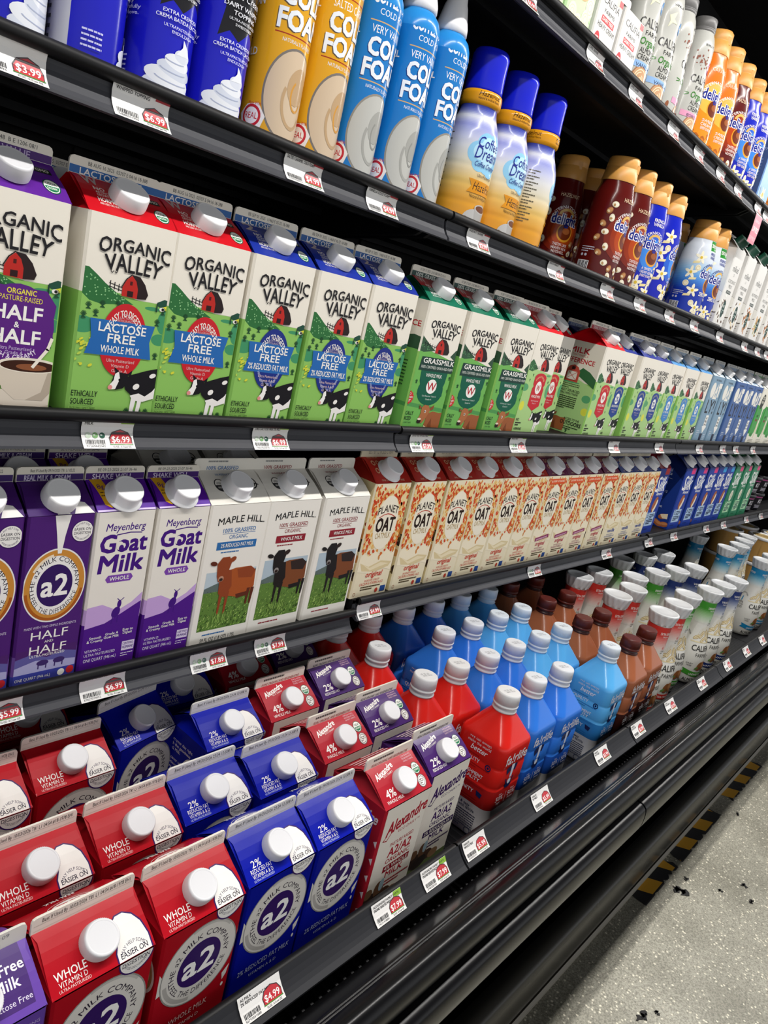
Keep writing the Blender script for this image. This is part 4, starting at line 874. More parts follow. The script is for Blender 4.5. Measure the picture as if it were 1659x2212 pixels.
def ff_roof():
    A = Art(); A.rect(44, 6, 88, 54, '4c3274', 2); A.text('Fat Free', 69, 34, 8.5, 'f2eef4', 4, .03, 0, 36); A.text('Milk', 71, 22, 8.5, 'f2eef4', 4, .03, 0, 20); A.text('Lactose Free', 71, 10, 4.6, 'e4dcee', 4, .005, 0, 32); return A
def ff_back():
    A = Art(); A.poly([(10, 6), (60, 6), (52, 40), (20, 40)], 'f0ede6', 3); A.line([(22, 12), (22, 30), (36, 30)], 4, '2a3a8a', 4); return A
C_FF = carton('purple_fat_free', bands=[(0, 1, '62429c')], roof='6a48a6', fin='e3dfd6', front=fatfree(), roofart=ff_roof(), backart=ff_back(), finart=fin_art(95.5, None, '', WHITE, 'SEP 26 25 0931 51-4109', dc='8a8a8c'), cap='big', m='gloss')
def script(A, t, x, y, h, c, w, rot=0, l=5):
    A.text(t, x, y, h, c, l, .055, .34, w, 'c', rot)
def alex(kind):
    c = 'a81e2e' if kind == 'red' else '3a1a58'; d = '8a1424' if kind == 'red' else '2c1248'; A = Art(); A.rect(4, 0, 96, 190, 'e6dfd2', 1)
    script(A, 'Alexandre', 54, 152, 19, c, 82, 9); A.line([(16, 146), (10, 140), (18, 138), (28, 152)], 1.6, c, 5); A.text('ECO DAIRY™', 62, 143, 4.6, c, 5, .005, 0, 44, rot=3)
    A.text('PASTURE RAISED', 54, 124, 5.4, c, 5, .025, 0, 48, rot=2); A.text('A2/A2', 54, 106, 14, c, 5, .05, 0, 48); A.text('ORGANIC', 54, 96, 7, c, 5, .03, 0, 50)
    A.poly([(28, 82), (28, 92), (82, 93), (82, 83)] if kind == 'red' else [(18, 82), (18, 92), (92, 93), (92, 83)], d, 5); A.text('4% WHOLE' if kind == 'red' else '2% REDUCED FAT', 55, 84.6, 6, 'e9e2d6', 7, .02, 0, 48 if kind == 'red' else 68); A.text('MILK', 55, 71, 9.5, c, 5, .05, 0, 36)
    A.lines(40, 62, 50, 2, 5, 2.4, c, 5, 3)
    rnd = random.Random(6)
    for x, y, rx, ry, q in ((14, 44, 14, 12, '3a2a22'), (30, 56, 10, 14, '6a4a34'), (34, 62, 5, 10, '9fb6c0'), (8, 58, 9, 8, '7a5a40'), (46, 44, 12, 9, '4a3226'), (26, 38, 18, 10, '2a1f1a'), (60, 40, 12, 8, '8a6a4a')): A.ell(x, y, rx, ry, q, 6, rnd.uniform(-20, 20))
    A.rect(0, 0, 96, 36, '5a6a3a', 5)
    return A
def alex_roof(kind):
    A = Art(); w = 'f4eeea'; script(A, 'Alexandre', 28, 40, 8, w, 40, 14); A.text('ECO DAIRY', 32, 37, 2.4, w, 5, 0, 0, 20, rot=8)
    A.text('4%' if kind == 'red' else '2%', 20, 11, 10, w, 5, .04, 0, 18); A.text('WHOLE MILK' if kind == 'red' else 'REDUCED FAT', 24, 4.6, 4, w, 5, .02, 0, 32)
    seal(A, 82, 30, 7.5); seal(A, 82, 12, 7.8, 'cert')
    for i, t in enumerate(('ORGANIC', 'REGENERATIVE', 'FAMILY FARMS')): A.text(t, 78, 50 - i * 3.6, 2.2, 'dcb8c0', 5, 0, 0, 20)
    return A
def alex_left(kind):
    A = Art(); script(A, 'Alexandre', 52, 164, 14, 'e9d9d6', 70, 0); A.text('ECO DAIRY', 56, 154, 4, 'e9d9d6', 5, 0, 0, 34)
    for k in range(5): A.poly([(88, 140 - k * 26), (96, 146 - k * 26), (96, 130 - k * 26)], 'e9d9d6', 4)
    A.lines(10, 140, 70, 8, 7, 2.6, 'd9b9b6', 4, 2); return A
def mk_alex(k, col, fc): 
    f = Art(); f.text('A2/A2 ORGANIC AND REGENERATIVE', 48, 2.0, 3.9, fc, 3, .025, .2, 74); f.lines(14, 9.6, 66, 1, 2, 3.0, '5a5652', 3, 5)
    bk = Art(); bk.lines(8, 44, 78, 5, 8, 3.4, 'e0c6c4', 3, 8)
    return carton('script_logo_' + k, bands=[(0, 1, col)], roof=col, fin='e6dfd2', front=alex(k), roofart=alex_roof(k), leftart=alex_left(k), backart=bk, finart=f, cap='big', m='gloss')
C_XR = mk_alex('red', 'b0202f', '9a1c2a'); C_XP = mk_alex('purple', '46226a', '3a1a4a')
# small boxes of the top shelf and the white nut cartons of the second
def cream():
    A = Art(); A.text('CALIFIA', 37, 66, 9, '2a2a2a', 4, .015, 0, 54); A.text('FARMS', 37, 55, 5, '2a2a2a', 4, 0, 0, 34); A.rect(16, 43, 58, 51, 'c8303a', 4); A.text('DAIRY FREE', 37, 45, 4.6, WHITE, 6, .02, 0, 36)
    A.text('HEAVY CREAM', 37, 34, 6.4, '3a3a3a', 4, .01, 0, 56); A.ell(16, 17, 8, 11, 'c8303a', 4); A.lines(11, 20, 10, 3, 4, 1.6, WHITE, 6)
    for k in range(8): A.line([(52 + k * 2, 76), (48 + k * 3, 86)], .8, 'b5b58c', 3)
    A.rect(58, 78, 72, 86, 'c8303a', 4); return A
C_HC = carton('small_cream', .072, .087, .022, .016, [(0, 1, 'd9d7d3')], roof='d3d1cc', fin='d0cbc8', front=cream(), cap=None, m='shiny', cat='cream carton')
def soup():
    A = Art(); rnd = random.Random(3); A.rect(0, 0, 80, 200, 'c3dfae', 0); A.ell(46, 78, 22, 34, 'e6a878', 2, -12); A.ell(46, 78, 16, 26, 'd98f66', 3, -12)
    for x, y in ((20, 22), (40, 14), (60, 26), (14, 48), (66, 44)): A.ell(x, y, 12, 13, 'e9e4c8', 3); A.ring(x, y, 9, 9, .8, 'cfc4a0', 4); A.ring(x, y, 5, 5, .8, 'cfc4a0', 4)
    for k in range(60): A.ell(rnd.uniform(0, 80), rnd.uniform(0, 180), 1.4, 2.6, rnd.choice(['a4cf8a', 'd9ecc6', '8fbf74']), 1, rnd.uniform(0, 90), 8)
    A.text('CREAMER', 40, 130, 10, '3a5a2a', 5, .03, 0, 60); return A
C_SO = carton('green_box', .078, .170, .026, .014, [(0, 1, 'b9d8a4')], roof='a9cc92', fin='a9cc92', front=soup(), cap='round', m='shiny', cat='creamer carton')
def vbox():
    A = Art(); A.rect(0, 0, 96, 190, '8fb4dc', 0); A.poly([(20, 24), (34, 34), (30, 46), (42, 40), (54, 48), (50, 34), (62, 26), (48, 24), (40, 12), (34, 24)], 'f2e6b0', 4); A.ell(41, 30, 6, 5, 'd9a83a', 5); A.line([(10, 40), (24, 18)], 2.4, '2a3040', 4); A.line([(14, 44), (30, 20)], 1.6, '2a3040', 4); A.lines(20, 12, 50, 2, 5, 2.6, 'eaf0f6', 4)
    A.text('caramel', 48, 120, 12, '2a4a8a', 5, .03, .1, 64); A.text('creamer', 48, 104, 9, 'f0f4f8', 5, .02, 0, 54); return A
def vbox_left():
    A = Art(); A.rect(0, 0, 96, 190, '43597f', 0); A.text('velvet creamy', 48, 124, 7, 'aebdd4', 4, .01, 0, 66); A.text('caramel', 48, 114, 7, 'aebdd4', 4, .02, 0, 44); A.lines(14, 100, 64, 8, 7, 2.4, '8fa0bc', 4, 2); A.ring(74, 20, 8, 8, 1.4, '9fb0cc', 4); A.rect(38, 12, 58, 28, '6a7f9f', 3); return A
C_VB = carton('blue_box', .09, .150, .024, .012, [(0, 1, '6f93c4')], roof='7a8fa8', fin='5a6a78', front=vbox(), leftart=vbox_left(), cap=None, m='board', cat='creamer carton')
def nut(kind):
    A = Art(); n = {'coconut': 'COCONUT', 'cashew': 'COCONUT & CASHEWS', 'almond': 'ALMONDS', 'mixed': 'NUTS & MILK'}[kind]; rnd = random.Random(len(n))
    A.text('milked', 37, 146, 15, '4a4a48', 4, 0, .1, 46); A.ring(37, 138, 4, 3, .6, '4a4a48', 4); A.text(n, 37, 118, 8, '3a3a38', 4, .005, 0, 56); A.text('MILK', 37, 106, 8, '3a3a38', 4, 0, 0, 26); A.rect(20, 92, 54, 100, '2c3a36', 4); A.text('UNSWEETENED', 37, 94, 4, 'e4e4e0', 6, .01, 0, 28)
    A.ell(38, 54, 11, 22, '20403a', 6); A.text('ONLY', 38, 58, 6, 'd9e0d8', 8, .02, 0, 16); A.lines(30, 50, 16, 2, 5, 2.2, 'a9bab0', 8)
    q = {'coconut': ['f0eee6', '5a4030'], 'cashew': ['e6d3ac', 'f0eee6', '5a4030'], 'almond': ['b5763f', '8f5528', 'cf9a62'], 'mixed': ['cf9a62', 'e6d3ac', '8f5528', 'b5b06a']}[kind]
    for k in range(34): a = rnd.uniform(0, 6.28); r = rnd.uniform(10, 30); A.ell(36 + r * math.cos(a), 50 + r * 1.25 * math.sin(a), 3, 5.4, rnd.choice(q), 4 + k % 2, rnd.uniform(0, 180), 12)
    A.lines(14, 10, 44, 2, 4, 1.8, '7a7a76', 4); return A
def nut_left():
    A = Art(); A.text('HARVEST', 36, 150, 6, '55554f', 4, .01, 0, 40); A.text('ESSENCE', 36, 140, 6, '55554f', 4, .01, 0, 40); A.lines(10, 118, 50, 3, 6, 2, '77776f', 4)
    for x, y, r in ((58, 78, 19), (40, 62, 17), (66, 52, 15)): A.ell(x, y, r, r * .9, '4a3a30', 4, 20); A.ell(x + 1.2, y + 1, r * .9, r * .8, 'f3f1ea', 5, 20)
    A.lines(30, 30, 36, 3, 6, 2.4, '8a7a66', 4); return A
def mk_nut(k): return carton('nut_milk_' + k, .074, .200, .030, .006, [(0, 1, 'dedcd8')], roof='d2d0cb', fin='cfcdc8', front=nut(k), leftart=nut_left(), cap='green', m='board', cat='nut milk carton', gusset='8f8d88', capcol='dark green screw cap')
C_NC, C_NS, C_NA, C_NM = mk_nut('coconut'), mk_nut('cashew'), mk_nut('almond'), mk_nut('mixed')
# ------------------------------------------------------------------ bottles and cans
def screw_top(name, prof, col, n=56, rib=0.0, m='cap', art=None):
    b = MB(); rr = []
    for z, r in prof: rr.append([((r + (rib if i % 2 and 0 < len(rr) < len(prof) - 2 else 0)) * math.sin(2 * math.pi * i / n), -(r + (rib if i % 2 and 0 < len(rr) < len(prof) - 2 else 0)) * math.cos(2 * math.pi * i / n), z) for i in range(n)])
    b.rings(rr, H(col), m, smooth=True)
    if art: art.place(b, flat((-.02, -.02, prof[-1][0]), (1, 0, 0), (0, 1, 0)), (0, 0, 40, 40), m)
    return b.mesh(name)
def sq_ring(h, cr, z, n=8):
    o = []
    for cx, cy, a0 in ((1, -1, -90), (1, 1, 0), (-1, 1, 90), (-1, -1, 180)):
        for i in range(n + 1):
            a = math.radians(a0 + 90 * i / n); o.append((cx * (h - cr) + cr * math.cos(a), cy * (h - cr) + cr * math.sin(a), z))
    return o
def square_bottle(name, col, dark, cap, neck, capz=.243, cat='milk bottle', label=True, base='d4d2d0'):
    """tall rounded-square bottle with pyramid shoulder, printed sleeve and a white foot label"""
    h = .0455; b = MB()
    P = [(0, .041, .014), (.004, h - .0008, .016), (.026, h, .016), (.058, h, .016), (.0585, h + .0002, .016), (.072, h, .016), (.0930, h, .016), (.0955, h - .0006, .016), (.0975, h - .0009, .016), (.100, h - .0006, .016), (.1025, h, .016),
         (.128, h, .016), (.1305, h - .0006, .016), (.1325, h - .0009, .016), (.135, h - .0006, .016), (.1375, h, .016), (.164, h, .016), (.169, h - .0004, .0162), (.1735, h - .0024, .0165), (.178, h - .0062, .0165), (.199, .0262, .0180), (.207, .0205, .0175), (.2105, .0190, .0178)]
    cs = [base] * 4 + [dark] * 2 + [col] * 16
    b.rings([sq_ring(q, min(c, q - .0001), z) for z, q, c in P], [H(c) for c in cs], 'sleeve')
    if label:
        F = Art(); wc = 'e9e9ec'
        F.text('fa!rlife', 45, 141, 17, wc, 3, .03, 0, 64); F.poly([(37, 137), (46, 137), (45, 112), (39, 112)], 'd6dce8', 4); F.ell(41.5, 105, 5, 5.4, 'd6dce8', 4)
        F.poly([(22, 132), (36, 136), (38, 126), (28, 120)], '1a2350', 3); F.poly([(56, 134), (46, 136), (46, 124), (52, 122)], '1a2350', 3); F.ring(41, 118, 13, 20, 3, '1a2350', 3, 200, 340); F.ell(41, 98, 10, 5, '1a2350', 3)
        F.text('50%', 27, 72, 9, wc, 3, .01, 0, 22); F.text('50%', 63, 72, 9, wc, 3, .01, 0, 22); F.text('Less', 27, 83, 3.4, wc, 3); F.text('More', 63, 83, 3.4, wc, 3); F.text('Sugar', 27, 66, 3.6, wc, 3); F.text('Protein', 63, 66, 3.6, wc, 3); F.line([(45, 64), (45, 84)], .6, wc, 3); F.lines(18, 58, 56, 2, 4, 1.4, wc, 3, 2)
        F.place(b, flat((-h, -h, 0), (1, 0, 0), (0, 0, 1)), (13, 60, 78, 166), 'sleeve', base=.0004)
        S = Art(); S.text('We can always', 45, 163, 5, 'e6e2e4', 3, .005, 0, 42); S.text('make the world', 45, 156, 5, 'e6e2e4', 3, .005, 0, 44); S.text('better', 47, 145, 9, 'f2eef0', 3, .02, .3, 32)
        S.lines(18, 138, 54, 1, 3, 1.6, dark, 3); S.text('QUAL!TY', 36, 128, 6.4, wc, 3, .02, 0, 34); S.ring(70, 129, 5.5, 5.5, 1.8, '1a2350', 3); S.ell(70, 129, 2, 2, '1a2350', 3); S.lines(14, 122, 60, 2, 4, 1.6, dark, 3, 2)
        S.text('NOUR!SHMENT', 40, 106, 6, wc, 3, .02, 0, 52); S.text('& V!TAL!TY', 40, 98, 6, wc, 3, .02, 0, 44); S.lines(14, 90, 60, 2, 4, 1.6, dark, 3, 3); S.text('!MMUN!TY', 36, 76, 6.4, wc, 3, .02, 0, 42); S.poly([(62, 84), (74, 82), (72, 74), (64, 76)], '1a2350', 3); S.lines(14, 68, 54, 3, 4, 1.6, dark, 3, 4)
        T = Art(); T.text('Delicious & easy', 14, 50, 4.6, '1d2444', 3, .02, 0, None, 'l'); T.text('to enjoy with fa!rlife', 14, 44, 4.6, '1d2444', 3, .02, 0, None, 'l'); T.lines(14, 38, 60, 8, 4, 1.7, '2a2f4a', 3, 5); T.ring(66, 10, 6, 6, 1, '2a2f4a', 3)
        for q, c in ((S, (10, 60, 81, 166)), (T, (10, 2, 81, 57))):
            q.place(b, flat((-h, h, 0), (0, -1, 0), (0, 0, 1)), c, 'sleeve', base=.0004)
    ca = Art(); ca.text('10 25 25', 18, 20, 4, '77777c', 2, 0, 0, 16, rot=-15); ca.text('18-01 10:23', 19, 15, 3.2, '77777c', 2, 0, 0, 18, rot=-15)
    nk = screw_top(name + '_neck', [(.2095, .0185), (.211, .0195), (.2125, .0205), (.214, .0190), (.2165, .0175), (.219, .0175)], neck)
    cp = screw_top(name + '_cap', [(.2185, .0190), (.2195, .0203), (.2225, .0205), (.2230, .0195), (.2245, .0193), (.2250, .0203), (capz - .003, .0196), (capz - .0008, .0190), (capz, .0178)], cap, 96, .0004, 'cap', ca if cap[0] in 'def' else None)
    return Kind('milk_bottle', cat, [('bottle_body', b.mesh(name + '_body'), None, None, []), ('neck', nk, None, None, []), ('screw_cap', cp, None, 'white plastic screw cap' if cap[0] in 'def' else 'dark brown screw cap', [])])
B_R = square_bottle('red_whole', 'd3231c', '9c1a18', 'dededf', 'd2d2d4')
B_B = square_bottle('blue_reduced', '2f74d6', '1c4aa0', 'dde0e6', 'd9dde4')
B_L = square_bottle('sky_fat_free', '58abe6', '2c74b4', 'dae2ea', 'cfe0ee')
B_C = square_bottle('brown_chocolate', '9a5a3c', '341814', '5a221c', '3c1612', base='2a1512')

def round_bottle(kindname, name, prof, cols, art, cap, cat, R=30, m='sleeve', n=44, extra=None, caplabel=None, hgt=None):
    b = MB(); b.lathe(prof, [H(c) for c in cols] if isinstance(cols, list) else H(cols), m, n)
    rf = interp(prof)
    if art: art.place(b, round_map(rf, R), (-95, prof[0][0] * 1000 + .5, 95, prof[-1][0] * 1000 - .5), m, du=3.0, dv=4.0, base=.0003)
    parts = [('bottle_body', b.mesh(name + '_body'), None, None, []), ('cap', cap, None, caplabel, [])]
    if extra: parts += extra
    return Kind(kindname, cat, parts)
# curvy almond milk bottles with scalloped frosted caps
def scallop_cap(z0, z1, col='d4d6d8'):
    b = MB(); n = 64; P = [(z0 + .002, .0285), (z0 + .005, .0292), (z0 + .011, .0304), (z0 + .016, .0316), (z1 - .006, .0332), (z1 - .002, .0342), (z1, .0332), (z1, .0290), (z1 - .0012, .0282), (z1 - .0012, .010)]
    rr = []
    for k, (z, r) in enumerate(P):
        rr.append([((r + (.0012 * math.cos(14 * 2 * math.pi * i / n) if 0 < k < 5 else 0)) * math.sin(2 * math.pi * i / n), -(r + (.0012 * math.cos(14 * 2 * math.pi * i / n) if 0 < k < 5 else 0)) * math.cos(2 * math.pi * i / n), z + (.0022 * math.cos(14 * 2 * math.pi * i / n) if k == 0 else 0)) for i in range(n)])
    b.rings(rr, H(col), 'cap', smooth=True)
    return b.mesh('scalloped_cap')
CALCAP = scallop_cap(.2335, .262)
CP = [(0, .034), (.003, .0395), (.012, .0425), (.030, .0447), (.055, .0452), (.078, .0440), (.098, .0412), (.116, .0370), (.134, .0326), (.150, .0295), (.166, .0275), (.184, .0262), (.205, .0258), (.231, .0262), (.2360, .0245)]
def califia(name, c, cb, t1, t2, cal='60'):
    A = Art(); R = 40; L = 190
    A.grad(-130, 130, ((172, 'd9d7cf'), (184, cb[2]), (194, cb[1]), (203, cb[0]), (212, c), (232, c)), 4, 1)
    A.text(t1, 4, 213, 6, WHITE, 4, .02, 0, 46); A.text(t1, -78, 213, 6, WHITE, 4, .02, 0, 46); A.text(t2, 4, 207, 3.6, WHITE, 4)
    A.text(cal, 8, 178, 7, c, 4, .02, 0, 9); A.text('CALORIES', 8, 172, 4, '3a3a3a', 4, .01, 0, 16); A.lines(0, 168, 16, 1, 3, 1.2, '3a3a3a', 4)
    for k in range(15): a = math.radians(20 + k * 10); A.line([(2 + 16 * math.cos(a), 132 + 12 * math.sin(a)), (2 + 30 * math.cos(a), 132 + 34 * math.sin(a))], .7, 'c9b98a', 3)
    for x, y, r in ((-26, 134, 30), (-12, 142, 60), (4, 146, 90), (20, 142, 120), (32, 134, 150), (-4, 130, 40), (12, 130, 140)): A.ell(x, y, 12, 5, 'b39a62', 4, r, 16); A.ell(x, y, 10, 3.4, 'ddd0ac', 5, r, 14); A.ell(x, y, 8, 1, 'a98f56', 6, r, 10)
    A.rect(-40, 120, 44, 123, 'd9cba2', 3)
    A.text('CALIFIA', 0, 98, 15, '26231f', 5, .03, 0, 62); A.text('FARMS®', 4, 82, 10, '26231f', 5, .005, 0, 40)
    A.ell(4, 56, 8, 13, '8f5a34', 5, -20); A.ell(16, 57, 8, 13, 'a36b40', 6, 10); A.ell(16, 57, 5, 10, 'b98356', 7, 10); A.text('DAIRY', -24, 60, 4, '3a3a3a', 5, .01); A.text('FREE', -24, 54, 4, '3a3a3a', 5, .01); A.ell(-4, 50, 6, 3, '6a8f4a', 5, 30)
    A.poly([(-36, 46), (-26, 44), (-28, 30), (-38, 32), (-33, 39)], c, 5); A.poly([(-28, 44), (-8, 39), (16, 38), (38, 42), (38, 28), (16, 24), (-8, 25), (-28, 30)], c, 6); A.text(t1, 4, 28.5, 5.6, WHITE, 8, .02, 0, 44)
    A.text('ALMONDMILK', 4, 10, 9, '26231f', 5, .03, 0, 66)
    A.arc('100% RECYCLED', -62, 128, 14, 4, '3a3a3a', 90, 4, .02, False, 130); A.poly([(-64, 116), (-60, 116), (-60, 128), (-62, 134), (-64, 128)], c, 4); A.text('100%', -62, 108, 6, '2a2a2a', 4, .02); A.text('RECYCLED', -62, 101, 4.6, '2a2a2a', 4, .02, 0, 24); A.lines(-74, 96, 24, 3, 4, 1.6, '4a4a4a', 4)
    return round_bottle('almond_milk_bottle', name, CP, 'd9d7cf', A, CALCAP, 'almond milk bottle', R, caplabel='frosted white scalloped cap')
A_R = califia('red_extra_creamy', 'c8352e', ('d9706a', 'dc9a92', 'dcbcb4'), 'EXTRA CREAMY', 'ORIGINAL')
A_G = califia('green_unsweetened', '3f8f2f', ('7fb070', 'a4c698', 'c2d4ba'), 'UNSWEETENED', 'ORIGINAL', '35')
A_N = califia('navy_vanilla', '22336e', ('5a678f', '8d95ae', 'b9bcc6'), 'VANILLA', 'SWEETENED', '70')
A_T = califia('teal_unsweet_vanilla', '1f7fb0', ('5fa0bd', '93bccb', 'b9cdd2'), 'UNSWEETENED', 'VANILLA', '40')
# slim grey capped creamer bottles of the top shelf
SP = [(0, .030), (.003, .0345), (.020, .0360), (.075, .0360), (.095, .0345), (.112, .0318), (.130, .0305), (.150, .0310), (.170, .0300), (.184, .0262), (.192, .0225), (.198, .0215)]
SC_CAP = screw_top('grey_cap', [(.192, .0215), (.194, .0228), (.199, .0228), (.1995, .0215), (.2005, .0225), (.216, .0220), (.218, .0205)], '6c6b6a', 80, .0004)
def creamer(name, c, t):
    A = Art(); A.text('CALIFIA', 6, 100, 14, '201f1d', 5, .03, 0, 56); A.text('FARMS', 10, 88, 7, '201f1d', 5, .005, 0, 34); A.text('Organic', 8, 73, 11, '3a7a2e', 5, .03, .15, 42); A.line([(-26, 76), (-18, 78)], 1.4, '3a7a2e', 5); A.line([(-26, 81), (-18, 80)], 1.4, '3a7a2e', 5)
    A.text('ALMOND', 8, 61, 8, '201f1d', 5, .01, 0, 36); A.text('CREAMER', 8, 51, 8, '201f1d', 5, .01, 0, 38)
    A.poly([(-24, 50), (36, 46), (36, 36), (-24, 40)], c, 6); A.text(t, 8, 39.5, 5.6, '2a2a4a', 8, .02, 0, 36)
    A.ell(6, 20, 20, 24, '9a6a4a', 5, 0, 28); A.ell(6, 21, 18, 21, 'c59a74', 6, 0, 28)
    for k in range(4): A.ring(6, 22, 14 - k * 3.4, 16 - k * 4, 1.6, 'ead3b0', 7, 20 + k * 70, 290 + k * 70)
    for x, y, r in ((-26, 20, 40), (-32, 34, 80), (34, 16, 20), (38, 30, 100), (-20, 6, 0), (30, 4, 150)): A.ell(x, y, 6.5, 3.6, '8a5236', 6, r, 14)
    for x, y in ((-36, 12), (40, 8)): A.ell(x, y, 8, 3, 'cbd69a', 5, 60, 12)
    rnd = random.Random(2)
    if t[0] == 'B':
        for k in range(26): A.ell(rnd.gauss(-6, 12), rnd.gauss(142, 9), rnd.uniform(.6, 3.2), rnd.uniform(.6, 2.4), '8a5648', 5, 0, 8)
        A.ell(22, 132, 8, 11, '9a2a5a', 6); A.text('Simple', 22, 130, 4, WHITE, 8, .02, 0, 14)
    else:
        A.poly([(-14, 150), (2, 158), (-2, 146), (10, 140), (-4, 140), (-12, 132), (-10, 142)], 'e8e6c4', 5); A.ell(28, 138, 9, 10, '4a86c0', 6); A.text('Simple', 28, 136, 4, WHITE, 8, .02, 0, 15)
    A.text('BROWN SUGAR' if t[0] == 'B' else 'VANILLA', 4, 166, 4, '3a3a3a', 5, .02, 0, 28)
    return round_bottle('creamer_bottle', name, SP, 'b6b6b0', A, SC_CAP, 'creamer bottle', 36, caplabel='grey screw cap')
T_V = creamer('grey_vanilla', '8fb4e0', 'VANILLA'); T_B = creamer('grey_brown_sugar', 'dd9ab8', 'BROWN SUGAR')
# sleeved creamer bottles with tan flip caps
IP = [(0, .036), (.003, .0405), (.010, .0420), (.040, .0420), (.060, .0424), (.085, .0418), (.100, .0405), (.115, .0400), (.130, .0398), (.148, .0385), (.163, .0360), (.175, .0325), (.184, .0315)]
def flip_cap(z0=.183, z1=.231, r0=.0325, r1=.0270, col='d69c4e'):
    b = MB(); n = 44; rr = []
    for k, (t, r) in enumerate(((0, r0), (.06, r0 + .0004), (.55, r0 - .0025), (.56, r0 - .0031), (.58, r0 - .0027), (.92, r1 + .0012), (1, r1 - .0012), (1.0, r1 * .6))):
        rr.append([(r * math.sin(2 * math.pi * i / n) + (.0028 * max(0, t - .8) * 5 * max(0, math.sin(2 * math.pi * i / n)) if k < 6 else 0), -r * math.cos(2 * math.pi * i / n), z0 + (z1 - z0) * t - (.005 * t * (1 - math.sin(2 * math.pi * i / n)) / 2)) for i in range(n)])
    b.rings(rr, H(col), 'cap', smooth=True)
    b.box(.006, -r0 + .0035, z0 + .020, .014, -r0 + .0060, z0 + .034, H(col), 'cap')
    return b.mesh('flip_cap')
FLIP = flip_cap()
def flower(A, x, y, s, l=5):
    for k in range(5): A.ell(x + 5 * s * math.cos(k * 1.256 + .3), y + 5 * s * math.sin(k * 1.256 + .3), 5.4 * s, 2.3 * s, 'f0ead0', l, math.degrees(k * 1.256 + .3), 14)
    A.ell(x, y, 2.2 * s, 2.2 * s, 'd9b83a', l + 1)
